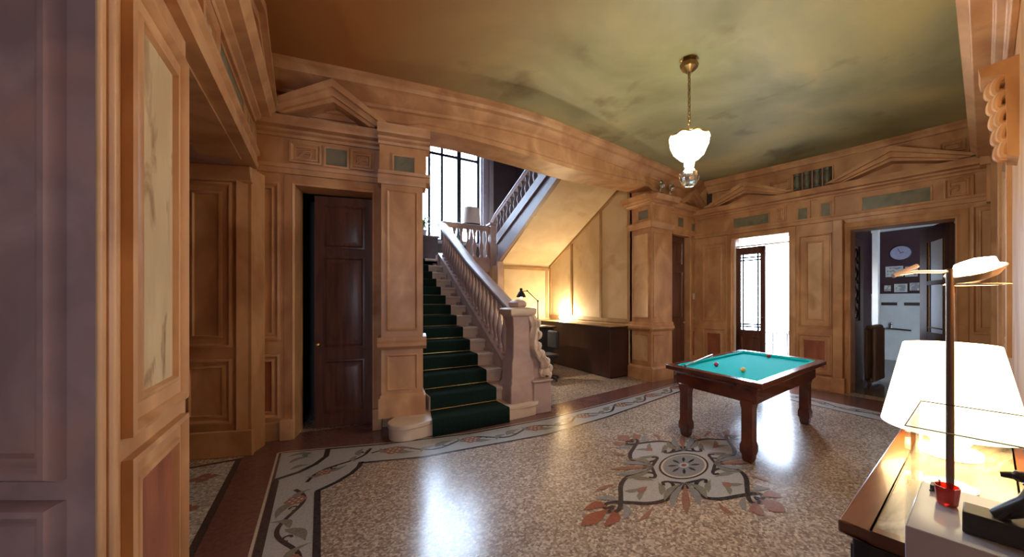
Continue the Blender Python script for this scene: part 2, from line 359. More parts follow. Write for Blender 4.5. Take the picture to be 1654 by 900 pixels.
def rosette(m, c, r, z, n=6):
    m.use('inlay_pink')
    for k in range(n):
        a = 2*PI*k/n; m.add([(c[0]+r*.55*math.cos(a)+r*.42*math.cos(b), c[1]+r*.55*math.sin(a)+r*.42*math.sin(b), z+k*.0001) for b in [2*PI*i/10 for i in range(10)]], [list(range(10))])
    m.use('inlay_cream')
    for k in range(n): 
        a = 2*PI*k/n; m.add([(c[0]+r*.5*math.cos(a)+r*.13*math.cos(b), c[1]+r*.5*math.sin(a)+r*.13*math.sin(b), z+.001) for b in [2*PI*i/8 for i in range(8)]], [list(range(8))])
def vine(m, mid, wd, n0, step, z, t_dir):
    # mid(s) -> (x, y), t_dir(s) -> angle; s in metres
    N_ = int(n0*16)
    P = []
    for i in range(N_+1):
        s = i/16*step; c = mid(s); a = t_dir(s); o = wd*.24*math.sin(2*PI*s/(2*step))
        P.append((c[0]-o*math.sin(a), c[1]+o*math.cos(a)))
    m.use('inlay_dark'); ribbon(m, P, lambda t: .030, z)
    for k in range(n0):
        s = (k+.5)*step; c = mid(s); a = t_dir(s); sg = 1 if k % 2 == 0 else -1
        q = (c[0]-sg*wd*.2*math.sin(a), c[1]+sg*wd*.2*math.cos(a))
        if k % 2 == 0: rosette(m, (c[0]-sg*wd*.05*math.sin(a), c[1]+sg*wd*.05*math.cos(a)), wd*.27, z+.0006)
        m.use('inlay_green')
        leaf(m, (c[0]-sg*wd*.1*math.sin(a), c[1]+sg*wd*.1*math.cos(a)), a-sg*.5, step*.62, wd*.24, z+.0003, -.3*sg)
        leaf(m, (c[0], c[1]), a+PI-sg*.7, step*.48, wd*.19, z+.0003, .5*sg)
        m.use('inlay_dark')
        cp = []
        for j in range(13):
            th = j/12*1.6*PI; rr = wd*.17*(1-.06*j/1.2)
            cp.append((c[0]+(step*.30)*math.cos(a)+rr*math.cos(a+sg*th)*.8, c[1]+(step*.30)*math.sin(a)+rr*math.sin(a+sg*th)*.8))
        ribbon(m, cp, .018, z+.0002)
m = MB('inlay_dark', 'inlay_pink', 'inlay_cream', 'inlay_green')
midx = lambda x: (x, (lerp(OUT, x)+lerp(INN, x))/2)
vine(m, lambda s: midx(.45+s), .40, 15, .40, .0028, lambda s: math.atan2(midx(.46+s)[1]-midx(.44+s)[1], .02))
vine(m, lambda s: (-.18, 3.85-s), .30, 6, .42, .0028, lambda s: -PI/2)
vine(m, lambda s: (-.10+.42*s/.5, 3.95+.40*s/.5), .26, 2, .33, .0028, lambda s: .76)
vine(m, lambda s: (6.70-.08*s, 4.6-s), .30, 8, .42, .0028, lambda s: -PI/2)
m.use('inlay_green')
for (x, y, a, l) in ((-.28,4.7,-.3,.22),(-.26,4.5,.4,.2),(-.12,4.58,1.2,.15),(-.24,4.32,.2,.16)): leaf(m, (x, y), a, l, .06, .003, .5)
floor_part(m, 'vine_inlay')
# centre medallion
MC = Vector((2.95, 2.37))
def md(p, q): return (MC.x + p*1.30, MC.y + p*.22 + q*.87)
m = MB('inlay_cream', 'inlay_dark', 'inlay_green', 'inlay_grey', 'inlay_pink', 'inlay_red', 'inlay_pale')
def rot4(k, p, q):
    for _ in range(k): p, q = -q, p
    return p, q
def disc(c, r, z, n=40): m.add([(*md(c[0]+r*math.cos(2*PI*i/n), c[1]+r*math.sin(2*PI*i/n)), z) for i in range(n)], [list(range(n))])
def mribbon(k, pts, wd, z): ribbon(m, [md(*rot4(k, *p[:2])) for p in catmull([(a, b, 0) for a, b in pts], 8)], wd, zz(z))
def mleaf(k, p, q, ang, L, wd, z, bend=.25):
    z = zz(z); pts = []; n = 8
    for sgn in (1, -1):
        for i in range(n+1):
            t = i/n if sgn == 1 else 1-i/n; h = wd*math.sin(PI*t**1.35)*.5*sgn; c = bend*L*math.sin(PI*t)*.5
            a, b = rot4(k, p+L*t*math.cos(ang)-(h+c)*math.sin(ang), q+L*t*math.sin(ang)+(h+c)*math.cos(ang)); pts.append((*md(a, b), z))
    m.add(pts, [list(range(len(pts)))])
Z0 = .0016
ZC = [0]
def zz(z):
    ZC[0] += 1; return z+ZC[0]*2e-6
m.use('inlay_pale'); disc((0,0), .34, Z0)
for k in range(4):
    m.use('inlay_pale')
    hp = [(.22,0),(.30,.20),(.44,.27),(.60,.20),(.72,.05),(.72,-.05),(.60,-.20),(.44,-.27),(.30,-.20)]
    m.add([(*md(*rot4(k, a, b)), Z0+.0002+k*2e-5) for a, b in hp], [list(range(len(hp)))])
m.use('inlay_dark'); disc((0,0), .245, Z0+.0008); m.use('inlay_cream'); disc((0,0), .225, Z0+.001); m.use('inlay_grey'); disc((0,0), .205, Z0+.0012)
m.use('inlay_pale'); disc((0,0), .05, Z0+.0014); m.use('inlay_red'); disc((0,0), .025, Z0+.0016)
for k in range(8):
    a = PI/4*k; m.use('inlay_dark'); mleaf(0, .05*math.cos(a), .05*math.sin(a), a, .11, .03, Z0+.0015, 0)
for k in range(4):
    for sg in (1, -1):
        m.use('inlay_dark')
        H = [(.36,.10),(.33,.06),(.29,.10),(.31,.17),(.40,.25),(.50,.255),(.60,.19),(.68,.08),(.76,-.03),(.82,-.07),(.86,-.035),(.84,.01),(.80,.0)]
        mribbon(k, [(a, sg*b) for a, b in H], lambda t: .042*(1-.35*abs(2*t-1)), .0040)
        mribbon(k, [(.29,sg*.10),(.25,sg*.17),(.22,sg*.24),(.25,sg*.28),(.29,sg*.25),(.27,sg*.22)], .030, .0042)
        m.use('inlay_green'); mleaf(k, .36, sg*.02, sg*1.0, .20, .06, .0034, .2*sg); mleaf(k, .48, sg*.02, sg*.5, .17, .05, .0034, -.3*sg)
        m.use('inlay_grey'); mleaf(k, .74, sg*.02, sg*1.05, .20, .06, .0036, .3*sg)
        m.use('inlay_red' if k in (2,) else 'inlay_pink'); mleaf(k, .84, sg*.02, sg*.75, .19, .10, .0044, .5*sg)
        m.use('inlay_pink'); mleaf(k, .60, sg*.24, sg*.25, .20, .045, .0034, .15*sg)
    m.use('inlay_red' if k == 2 else 'inlay_pink'); mleaf(k, .84, 0, 0, .24, .14, .0046, 0)
    m.use('inlay_pink'); mleaf(k, .46, 0, 0, .11, .08, .0038, 0)
    for j, dl in enumerate((-.62,-.32,0,.32,.62)):      # palmettes between the hearts
        a = PI/4+dl; m.use(('inlay_green','inlay_grey','inlay_pink','inlay_grey','inlay_green')[j])
        b = PI/4; mleaf(k, .30*math.cos(b), .30*math.sin(b), a, .42-.12*abs(dl)/.62, .066, .0044+j*.0001, .5*dl)
floor_part(m, 'medallion')

# ------------------------------------------------------------------ walls of the hall
def wall_mesh(T, u0, u1, z0, z1, holes, th, matname):
    m = MB(matname); u = u0
    for a, b, c, d in sorted(holes):
        if a > u: m.box(T, u, a, -th, 0, z0, z1)
        if c > z0: m.box(T, a, b, -th, 0, z0, c)
        if d < z1: m.box(T, a, b, -th, 0, d, z1)
        u = b
    if u1 > u: m.box(T, u, u1, -th, 0, z0, z1)
    return m
PROF_RAISED = [(0,0),(0,.028),(.018,.034),(.034,.022),(.046,.004)]
def panel(T, u0, u1, z0, z1, parent, face=A, frame=A, w0=0.0, prof=None, name='panel', sink=.004):
    m = MB(frame); st = [(i, w0+a) for i, a in (prof or PROF_RAISED)]
    return m.panel(T, u0, u1, z0, z1, st + [(st[-1][0], w0+sink)], face, frame).build(name, parent)
def framed(T, u0, u1, z0, z1, parent, face, w0=0.0, inner=.10, frame=A, name='panel'):
    pr = [(0,0),(0,.03),(.02,.036),(.035,.02),(.04,.008),(inner,.008),(inner+.012,.020),(inner+.028,.022),(inner+.036,.002)]
    m = MB(frame); st = [(i, w0+a) for i, a in pr]
    return m.panel(T, u0, u1, z0, z1, st, face, frame).build(name, parent)
def slate(T, u0, u1, z0, z1, parent, w0=0.0):
    pr = [(-.025,0),(-.025,.014),(-.012,.018),(0,.012),(0,-.01+.014),(.02,.016),(.03,.016)]
    m = MB(A); m.panel(T, u0, u1, z0, z1, [(i, w0+a) for i, a in pr[:5]], 'slate', A); return m.build('slate_inset', parent)
def casing(T, u0, u1, z1, parent, wd=.11, th=.05, z0=0.0, matname=A):
    m = MB(matname)
    pr = [(0,0),(0,th),(.02,th+.012),(.045,th-.005),(.06,th-.012),(wd-.02,th-.02),(wd,th-.03),(wd,0)]
    # inner edge at u0/u1/z1, grows outward
    rr = [[T(u0-i, a, z0), T(u0-i, a, z1+i), T(u1+i, a, z1+i), T(u1+i, a, z0)] for i, a in pr]
    m.rings(rr, False, False, False); 
    return m.build('door_casing', parent)
CORN = [(0,3.48),(.03,3.48),(.04,3.51),(.08,3.53),(.085,3.555),(.17,3.565),(.18,3.60),(.21,3.63),(.22,3.655),(0,3.665)]
def entab(T, u0, u1, parent, dz=0.0, w0=0.0, arch=True, name='cornice'):
    m = MB(A)
    m.extr(T, [(w0+a if a else 0, z+dz) for a, z in CORN], u0, u1)
    if arch: m.extr(T, [(0,3.06+dz),(w0+.035,3.06+dz),(w0+.035,3.12+dz),(w0+.05,3.125+dz),(w0+.06,3.16+dz),(0,3.17+dz)], u0, u1)
    return m.build(name, parent)
def pediment(T, ua, ub, uc, z0, zap, parent, w1=.22, back=0.0, tymp=A):
    """raking cornices from ua and ub (base ends) up to an apex at uc"""
    m = MB(A); w1 = w1+.10
    m.prism(T, [(ua, z0), (ua+.16, z0), (uc, zap-.15), (ub-.16, z0), (ub, z0), (uc, zap)], back, w1-.05)
    m.prism(T, [(ua-.03, z0), (ua+.06, z0), (uc, zap-.07), (ub-.06, z0), (ub+.03, z0), (uc, zap+.015)], back, w1)
    m.prism(T, [(ua+.13, z0), (ua+.22, z0), (uc, zap-.20), (ub-.22, z0), (ub-.13, z0), (uc, zap-.13)], back, w1-.10)
    m.use(tymp); m.prism(T, [(ua+.2, z0), (uc, zap-.19), (ub-.2, z0)], back, back+.03)
    return m.build('pediment', parent)
def pilaster(T, u0, u1, w0, z0, z1, parent, ped=1.05, base=.24, face=A, cap=True, name='pilaster', side=None):
    """a panelled pier standing proud of its wall by w0"""
    m = MB(A)
    m.box(T, u0, u1, 0, w0, z0, z1)
    m.box(T, u0-.03, u1+.03, 0, w0+.03, z0, z0+base)
    m.extr(T, [(0,z0+base),(w0+.03,z0+base),(w0+.01,z0+base+.035),(0,z0+base+.035)], u0-.012, u1+.012)
    if ped:
        m.extr(T, [(0,ped-.06),(w0+.015,ped-.06),(w0+.05,ped-.02),(w0+.05,ped+.02),(w0+.02,ped+.05),(w0+.02,ped+.09),(0,ped+.11)], u0-.04, u1+.04)
    if cap:
        m.extr(T, [(0,z1-.10),(w0+.02,z1-.10),(w0+.03,z1-.05),(w0+.05,z1-.02),(w0+.05,z1),(0,z1)], u0-.035, u1+.035)
    p = m.build(name, parent)
    d = (u1-u0)
    if d > .2:
        panel(T, u0+.06, u1-.06, (ped+.17) if ped else z0+base+.1, z1-.16, p, face, A, w0, prof=[(0,0),(0,.012),(.012,.016),(.03,.004)], name='shaft_panel', sink=.002)
        if ped: panel(T, u0+.06, u1-.06, z0+base+.08, ped-.12, p, face, A, w0, prof=[(0,0),(0,.012),(.012,.016),(.03,.004)], name='pedestal_panel', sink=.002)
    return p
def ornament(T, u, z, s, parent, w0=0.0, name='scroll_ornament'):
    m = MB(A)
    for k in range(3):
        a = -.5+k*.5
        pts = catmull([T(u-s*.5+.1*s*k, w0+.006, z-s*.3), T(u-.1*s, w0+.018, z+s*(.1+.25*a)), T(u+s*.4, w0+.018, z+s*.35*a+.1*s), T(u+s*.3, w0+.008, z+s*.5*a-.15*s)], 4)
        m.tube(pts, [s*.04+.004]*len(pts), 6)
    return m.build(name, parent)

# ---- wall with the dark door, left of the stairs
HD = (.42, 1.22, 0, 2.93)
wl = wall_mesh(DL, -.05, 1.80, 0, CEIL, [HD], .30, A).build('wall_back_left', kind='structure')
casing(DL, HD[0], HD[1], HD[3], wl)
m = MB(A); m.box(DL, .28, .405, 0, .09, 0, .24); m.box(DL, 1.225, 1.33, 0, .11, 0, .26); m.build('plinth_block', wl, bevel=.008)
framed(DL, .03, .27, 1.15, 2.95, wl, A, inner=.05); framed(DL, .03, .27, .25, .98, wl, 'red_panel', inner=.05)
m = MB(A); m.box(DL, -.02, .30, 0, .04, 0, .2); m.build('baseboard_strip', wl)
pil = pilaster(DL, 1.33, 1.80, .24, .18, 3.10, wl, ped=1.06)
entab(DL, .0, 1.35, wl); entab(DL, 1.30, 1.88, wl, w0=.22, name='capital_cornice')
slate(DL, .72, .94, 3.22, 3.42, wl); slate(DL, 1.47, 1.70, 3.18, 3.36, wl, w0=.222)
m = MB(A); m.box(DL, 1.31, 1.84, 0, .22, 3.10, 3.50); m.build('capital_block', wl)
framed(DL, .36, .68, 3.2, 3.44, wl, A, inner=.03); framed(DL, .98, 1.24, 3.2, 3.44, wl, A, inner=.03)
ornament(DL, .52, 3.32, .14, wl, .012); ornament(DL, 1.11, 3.32, .14, wl, .012)
pediment(DL, .16, 1.42, .84, 3.66, 4.07, wl, w1=.26)
framed(DL, .37, .78, 3.95, 4.12, wl, A, inner=.03)
m = MB('slot_dark'); m.box(DL, .17, .25, 0.0, .012, 3.78, 4.12); m.build('dark_slot', wl)
# door leaf, slightly recessed, ajar
d1 = thing('panelled_door', DL(HD[0]+.2, -.2, 0), 'tall dark brown panelled door set back between the narrow panel and the stair pilaster', 'door')
m = MB('door_wood'); T = lambda u, w_, z: DL(.55+u*.97, -.26+w_+u*.10, z)
m.box(T, 0, .68, -.045, 0, .01, 2.9); leafo = m.build('leaf', d1)
for z0, z1 in ((.18,.85),(1.0,2.15),(2.25,2.8)):
    m = MB('door_wood'); m.panel(T, .10, .58, z0, z1, [(0,0),(0,.018),(.02,.022),(.04,.004),(.07,.004),(.10,.014)], 'door_wood'); m.build('door_panel', d1)
m = MB('brass'); m.ball(T(.05,.05,1.05), .028, 14); m.tube([T(.05,0,1.05), T(.05,.05,1.05)], .01); m.build('handle', d1)
m = MB('slot_dark'); m.box(DL, .2, 1.5, -1.3, -1.25, 0, 3.1); m.box(DL, .2, .25, -1.25, -.3, 0, 3.1); m.box(DL, 1.45, 1.5, -1.25, -.3, 0, 3.1); m.box(DL, .2, 1.5, -1.3, -.3, 3.05, 3.1)
m.build('wall_closet', kind='structure')

# ---- beam and crown over the stair opening
xs = [-.65 + i*(7.3+.65)/60 for i in range(61)]
def yf(x): return smooth_lerp(FACE, x)
def yc(x): return smooth_lerp(CROWN, x, .6)
rows = []
def bz(x): return 3.72 if x < .8 else smooth_lerp(BEAMZ, min(max(x, .8), 5.2))
segs = []
m = MB(A)
rows = []
for x in xs:
    f, c = yf(x), yc(x); d = f-c; bot = CEIL-.45 if (x < .95 or x > 5.4) else bz(x)
    # section: back bottom, front bottom, fillet, face, crown steps, ceiling, back top
    rows.append([Vector((x, f+.5 if .95 <= x <= 5.4 else f+.05, bot)), Vector((x, f, bot)), Vector((x, f, bot+.06)), Vector((x, f-.02, bot+.07)), Vector((x, f-.02, bot+.10)), Vector((x, f, bot+.11)),
                 Vector((x, f, 3.955)), Vector((x, f-d*.12, 3.965)), Vector((x, f-d*.14, 4.0)), Vector((x, f-d*.45, 4.05)), Vector((x, f-d*.55, 4.085)), Vector((x, f-d*.78, 4.10)), Vector((x, f-d*.85, 4.14)), Vector((x, c, 4.16)), Vector((x, c, CEIL+.0)),
                 Vector((x, f+.5 if .95 <= x <= 5.4 else f+.05, CEIL+.0))])
m.rings(rows); beam = m.build('trim_1', kind='structure')
m = MB(A)      # crown along the other walls
def crown_run(m, pts, inward, d=.16):
    prs = [(0,3.955),(.12,3.965),(.14,4.0),(.45,4.05),(.55,4.085),(.78,4.10),(.85,4.14),(1,4.16),(1,CEIL),(0,CEIL)]
    for (a, b, dd0, dd1) in pts:
        rr = []
        for p, dd in ((a, dd0), (b, dd1)): rr.append([Vector((p[0]+inward[0]*dd*(1-k), p[1]+inward[1]*dd*(1-k), z)) for k, z in prs])
        m.rings(rr)
crown_run(m, [((7.07,5.14),(7.54,2.92),.16,.16),((7.54,2.92),(7.80,1.05),.16,.16)], (1,.05))
crown_run(m, [((8.0,1.27),(4.7,.77),.45,.45),((4.7,.77),(.95,.22),.45,.45)], (.14,-1))
crown_run(m, [((-.45,-1.0),(-.45,4.95),.16,.16)], (-1,0))
m.build('trim_2', kind='structure')

# ---- short wall, pier and little door on the right of the stairs
HB = (.86, 1.52, 0, 3.02)
wb = wall_mesh(BR, .60, 1.9, 0, CEIL, [HB], .25, A).build('wall_back_right', kind='structure')
casing(BR, HB[0], HB[1], HB[3], wb, wd=.09)
m = MB(A); m.box(W, 5.45, 6.05, 5.16, 5.75, 0, CEIL); pier = m.build('pier', wb)
PF = Plane((5.44, 5.16), (6.05, 5.18)); PS = Plane((5.45, 5.75), (5.45, 5.14)); PS.n = Vector((-1,0,0)); PS.d = Vector((0,-1,0))
def piertrim(T, L):
    m = MB(A)
    m.box(T, -.02, L+.02, 0, .05, 0, .24)
    m.extr(T, [(0,.24),(.05,.24),(.02,.28),(0,.28)], 0, L)
    m.extr(T, [(0,.98),(.02,.98),(.06,1.03),(.06,1.07),(.03,1.10),(.03,1.14),(0,1.16)], -.04, L+.04)
    m.extr(T, [(0,3.04),(.03,3.04),(.05,3.10),(.07,3.13),(.07,3.16),(0,3.17)], -.04, L+.04)
    m.extr(T, [(a*1.05, z) for a, z in CORN], -.05, L+.05)
    m.build('pier_moulding', wb)
piertrim(PF, .61); piertrim(PS, .6)
for T, L in ((PF, .61), (PS, .6)):
    panel(T, .07, L-.07, 1.24, 2.96, wb, 'pale_marble', A, prof=[(0,0),(0,.014),(.014,.018),(.035,.004)]); panel(T, .07, L-.07, .36, .92, wb, 'pale_marble', A, prof=[(0,0),(0,.014),(.014,.018),(.035,.004)])
slate(PF, .10, .45, 3.22, 3.40, wb); slate(PS, .25, .52, 3.22, 3.40, wb)
entab(BR, .55, 1.9, wb); slate(BR, 1.14, 1.34, 3.22, 3.42, wb); slate(BR, 1.66, 1.88, 3.12, 3.34, wb)
pediment(BR, .82, 1.86, 1.36, 3.66, 4.0, wb, w1=.20)
framed(BR, 1.60, 1.86, 1.15, 2.95, wb, A, inner=.04); framed(BR, 1.60, 1.86, .25, .98, wb, 'red_panel', inner=.05)
m = MB(A); m.box(BR, 1.56, 1.9, 0, .05, 0, .22); m.build('baseboard_strip', wb)
d2 = thing('small_door', BR(HB[0]+.3, -.12, 0), 'narrow dark panelled door between the pale pier and the corner of the hall', 'door')
m = MB('door_wood'); m.box(BR, HB[0], HB[1], -.14, -.09, 0, HB[3]); m.build('leaf', d2)
for z0, z1 in ((.15,1.05),(1.2,2.25),(2.38,2.9)):
    m = MB('door_wood'); m.panel(BR, HB[0]+.09, HB[1]-.09, z0, z1, [(0,-.09),(0,-.07),(.02,-.066),(.035,-.086),(.06,-.086),(.09,-.074)], 'door_wood'); m.build('door_panel', d2)
m = MB('brass'); m.ball(BR(HB[1]-.05, -.055, 1.1), .025, 14); m.tube([BR(HB[1]-.05,-.09,1.1), BR(HB[1]-.05,-.05,1.1)], .009); m.build('handle', d2)
sw = thing('light_switch', BR(1.72, .03, 1.6), 'small cream light switch plate on the wall right of the narrow dark door', 'light switch')
m = MB('switch_plastic'); m.box(BR, 1.68, 1.76, .012, .03, 1.62, 1.76); m.build('plate', sw, bevel=.004)
m = MB('switch_plastic'); m.box(BR, 1.705, 1.735, .028, .042, 1.67, 1.71); m.build('toggle', sw, bevel=.003)

# ---- right wall with the terrace door and the opening to the next room
H1 = (.88, 1.95, 0, 2.88); H2 = (2.89, 4.12, 0, 2.80)
wr = wall_mesh(R, 0, 5.0, 0, CEIL, [H1, H2], .32, A).build('wall_right', kind='structure')
casing(R, H1[0], H1[1], H1[3], wr); casing(R, H2[0], H2[1], H2[3], wr, wd=.13)
entab(R, .02, 4.42, wr, dz=-.06)
framed(R, .20, .72, 1.12, 2.85, wr, A, inner=.08); framed(R, .20, .72, .26, .98, wr, 'red_panel', inner=.08)
framed(R, 2.10, 2.62, 1.10, 2.80, wr, 'pale_marble', inner=.12); framed(R, 2.08, 2.63, .27, .98, wr, 'red_panel', inner=.08)
pilm = MB(A)
pilm.box(R, 2.66, 2.80, 0, .14, 0, 2.98); pilm.box(R, 2.63, 2.83, 0, .17, 0, .26); pilm.box(R, 2.05, 2.66, 0, .06, 0, .24); pilm.box(R, .12, .78, 0, .05, 0, .22)
pilm.box(R, 4.20, 4.95, 0, .05, 0, .24)
pilm.build('pilaster_strip', wr, bevel=.008)
framed(R, 4.28, 4.62, 1.12, 2.95, wr, 'red_panel' if 0 else A, inner=.06); framed(R, 4.28, 4.62, .3, .98, wr, A, inner=.06)
slate(R, .90, 1.58, 3.13, 3.32, wr); slate(R, 2.11, 2.25, 3.10, 3.30, wr); slate(R, 2.47, 2.60, 3.10, 3.32, wr); slate(R, 3.05, 3.86, 3.10, 3.32, wr)
m = MB(A)
for u0, u1 in ((1.72,1.90),(1.96,2.30),(2.40,2.66)): m.box(R, u0, u1, 0, .03, 3.03, 3.44)
mm = m.build('frieze_block', wr)
slate(R, 2.11, 2.25, 3.10, 3.30, wr, .03); slate(R, 2.47, 2.60, 3.10, 3.32, wr, .03)
framed(R, 1.74, 1.88, 3.12, 3.38, wr, A, w0=.03, inner=.02)
framed(R, 4.0, 4.30, 3.08, 3.40, wr, A, inner=.04); ornament(R, 4.1, 3.24, .12, wr, .012)
m = MB(A); m.box(R, 4.42, 4.95, 0, .20, 2.95, 3.62); m.extr(R, [(0,3.44),(.24,3.46),(.28,3.56),(.30,3.6),(0,3.62)], 4.36, 4.95); m.build('corner_capital', wr)
slate(R, 4.50, 4.78, 3.14, 3.32, wr, .202)
pediment(R, .40, 2.05, 1.20, 3.60, 3.97, wr, w1=.20); pediment(R, 2.62, 4.34, 3.44, 3.60, 3.98, wr, w1=.22)
m = MB('slot_dark'); m.box(R, .30, .42, .002, .012, 3.64, 4.0); m.box(R, 4.26, 4.33, .002, .012, 3.72, 4.08); m.build('dark_slot', wr)
framed(R, 1.6, 1.98, 3.72, 3.93, wr, A, inner=.03); framed(R, 3.95, 4.22, 3.78, 3.95, wr, A, inner=.03)
# fluted vent between the pediments
gv = thing('carved_vent', R(2.3, 0, 3.65), 'dark carved vent grille with four turned bars high between the two wide pediments', 'vent')
m = MB('slot_dark'); m.box(R, 2.03, 2.62, .004, .02, 3.64, 3.97); m.build('backing', gv)
for k in range(4):
    m = MB('slate'); u = 2.09+k*.157
    m.lathe(R(u, .035, 3.65), [(.045,0),(.045,.03),(.03,.04),(.05,.09),(.055,.15),(.04,.21),(.03,.26),(.045,.28),(.045,.31)], 12); m.build('bar', gv)
for k in range(5):
    m = MB(A); m.box(R, 2.005+k*.157, 2.02+k*.157, 0, .03, 3.63, 3.98); m.build('divider', gv)

# terrace door leaf (glazed), left half shut, right half open
d3 = thing('glazed_terrace_door', R(H1[0]+.3, -.1, 0), 'brown door leaf with long leaded glass pane in front of the bright terrace', 'door')
m = MB('door_wood'); a0, a1 = H1[0]+.03, H1[0]+.60
m.box(R, a0, a0+.09, -.13, -.08, 0, 2.70); m.box(R, a1-.09, a1, -.13, -.08, 0, 2.70); m.box(R, a0, a1, -.13, -.08, 2.55, 2.70); m.box(R, a0, a1, -.13, -.08, 0, .98)
m.build('leaf', d3, bevel=.005)
m = MB('door_wood'); m.panel(R, a0+.1, a1-.1, .15, .85, [(0,-.08),(0,-.065),(.02,-.06),(.04,-.078),(.08,-.066)], 'door_wood'); m.build('door_panel', d3)
m = MB('pane_glass'); m.box(R, a0+.09, a1-.09, -.107, -.103, .98, 2.55); m.build('pane', d3)
m = MB('iron')
for u in (a0+.14, a1-.14): m.box(R, u-.015, u+.015, -.112, -.098, .98, 2.55)
for z in (1.05, 1.10, 2.43, 2.49): m.box(R, a0+.09, a1-.09, -.112, -.098, z-.014, z+.014)
m.build('leading', d3)
m = MB('brass'); m.tube([R(a1-.04,-.08,1.25), R(a1-.04,-.03,1.25), R(a1-.13,-.03,1.25)], .009); m.build('handle', d3)
m = MB('white_paint'); m.box(R, H1[0]+.0, H1[0]+.03, -.16, -.05, 0, 2.88); m.box(R, H1[0], H1[1], -.16, -.12, 2.72, 2.75); m.build('door_1', kind='structure')

# ---- wall beside the camera on the right
wf = wall_mesh(FWp, 0, 7.1, 0, CEIL, [], .3, A).build('wall_front', kind='structure')
m = MB(A); m.box(FWp, .25, .60, 0, .10, .0, 3.5); m.box(FWp, 1.5, 2.0, 0, .06, .0, 3.5); m.box(FWp, 0, 7.0, 0, .05, 0, .24)
m.extr(FWp, [(a*1.3, z) for a, z in CORN], 0, 6.2); m.build('pilaster_strip', wf, bevel=.008)
framed(FWp, .65, 1.42, 1.12, 2.95, wf, 'ochre_plaster', inner=.08); framed(FWp, 2.1, 3.2, 1.12, 2.95, wf, 'ochre_plaster', inner=.08)
br = MB(A)      # leafy scroll bracket under the crown
BU = 4.05
for k in range(5):
    z = 3.08-.11*k; pr = .115-.010*k
    for s_, q in ((0, 1), (-.05, .85), (.05, .85)):
        pts = catmull([FWp(BU+s_, .0, z+.03), FWp(BU+s_*1.2, pr*.6*q, z+.05), FWp(BU+s_*1.3, pr*q, z+.02), FWp(BU+s_*1.2, pr*q+.005, z-.04), FWp(BU+s_, pr*q-.03, z-.05)], 5)
        br.tube(pts, .035 if s_ == 0 else .025, 8)
br.extr(FWp, [(0,2.55),(.05,2.57),(.06,3.12),(.17,3.14),(.18,3.2),(0,3.22)], BU-.14, BU+.14)
br.build('scroll_bracket', wf)

# ---- left wall: panelled jamb, opening, far jamb, lintel
lwm = MB(A); lwm.flat([(-.6,1.90),(-.6,2.74),(-.9,2.74),(-.9,2.2)], 0, CEIL); lwm.box(LW, 2.74, 5.0, -.12, 0, 2.97, CEIL); lwm.box(W, -.72, -.6, 4.99, 5.45, 0, CEIL)
wle = lwm.build('wall_left', kind='structure')
def LWn(u, w_, z): return Vector((-.6+w_, u, z))
m = MB(A); m.panel(LWn, 1.98, 2.66, 1.10, 2.82, [(0,0),(0,.03),(.02,.036),(.035,.02),(.04,.008),(.10,.008),(.112,.020),(.128,.022),(.136,.002)], 'cream_panel', A); m.build('panel', wle)
m = MB(A); m.panel(LWn, 1.98, 2.66, .1, 1.02, [(0,0),(0,.03),(.02,.036),(.035,.02),(.04,.008),(.09,.008),(.10,.020),(.115,.022),(.125,.002)], 'red_panel', A); m.build('panel', wle)
m = MB(A)
for u0, u1, d in ((1.80,1.84,.012),(1.845,1.875,.028),(1.885,1.93,.012)): m.box(LWn, u0, u1, -.004, d, 0, CEIL)
m.build('corner_moulding', wle, bevel=.01)
m = MB(A)
m.extr(LWn, [(0,2.97),(.05,2.97),(.06,3.02),(.045,3.05),(.045,3.10),(.07,3.12),(.07,3.15),(0,3.16)], 1.2, 5.0)
m.extr(LWn, [(a*.9, z) for a, z in CORN], 1.2, 5.05); m.build('cornice', wle)
for u0, u1 in ((2.60,2.86),(3.45,4.45),(4.75,4.94)): slate(LWn, u0, u1, 3.2, 3.42, wle)
framed(LWn, 2.95, 3.38, 3.19, 3.45, wle, 'cream_panel', inner=.04)
pediment(LWn, 2.85, 4.95, 3.95, 3.66, 4.06, wle, w1=.12); framed(LWn, 4.3, 4.9, 3.85, 4.0, wle, A, inner=.03)
# far jamb seen through the opening
FJ = Plane((-2.3, 5.62), (-.60, 4.98)); 
m = MB(A); m.box(FJ, 0, FJ.len, -.25, 0, 0, 2.97); fj = m.build('jamb', wle)
framed(FJ, FJ.len-.62, FJ.len-.16, 1.12, 2.80, wle, A, inner=.09); framed(FJ, FJ.len-.62, FJ.len-.16, .34, 1.0, wle, A, inner=.06)
m = MB(A); m.box(FJ, .1, FJ.len+.03, 0, .04, 0, .27); m.extr(FJ, [(0,2.80),(.03,2.82),(.05,2.9),(.06,2.97),(0,2.97)], .1, FJ.len+.02); m.build('jamb_base', wle, bevel=.01)
m = MB('mauve_plaster'); m.box(W, -2.3, -.72, 2.5, 5.6, 2.97, 3.1); m.box(W, -2.45, -2.3, 2.0, 5.8, 0, 3.1); m.build('wall_passage', kind='structure')
m = MB(A)
for i in range(3): m.box(W, -.95-.42*i, -.62-.42*i-.02, 2.8, 4.7, 2.955, 2.975)
m.build('soffit_panel', wle)
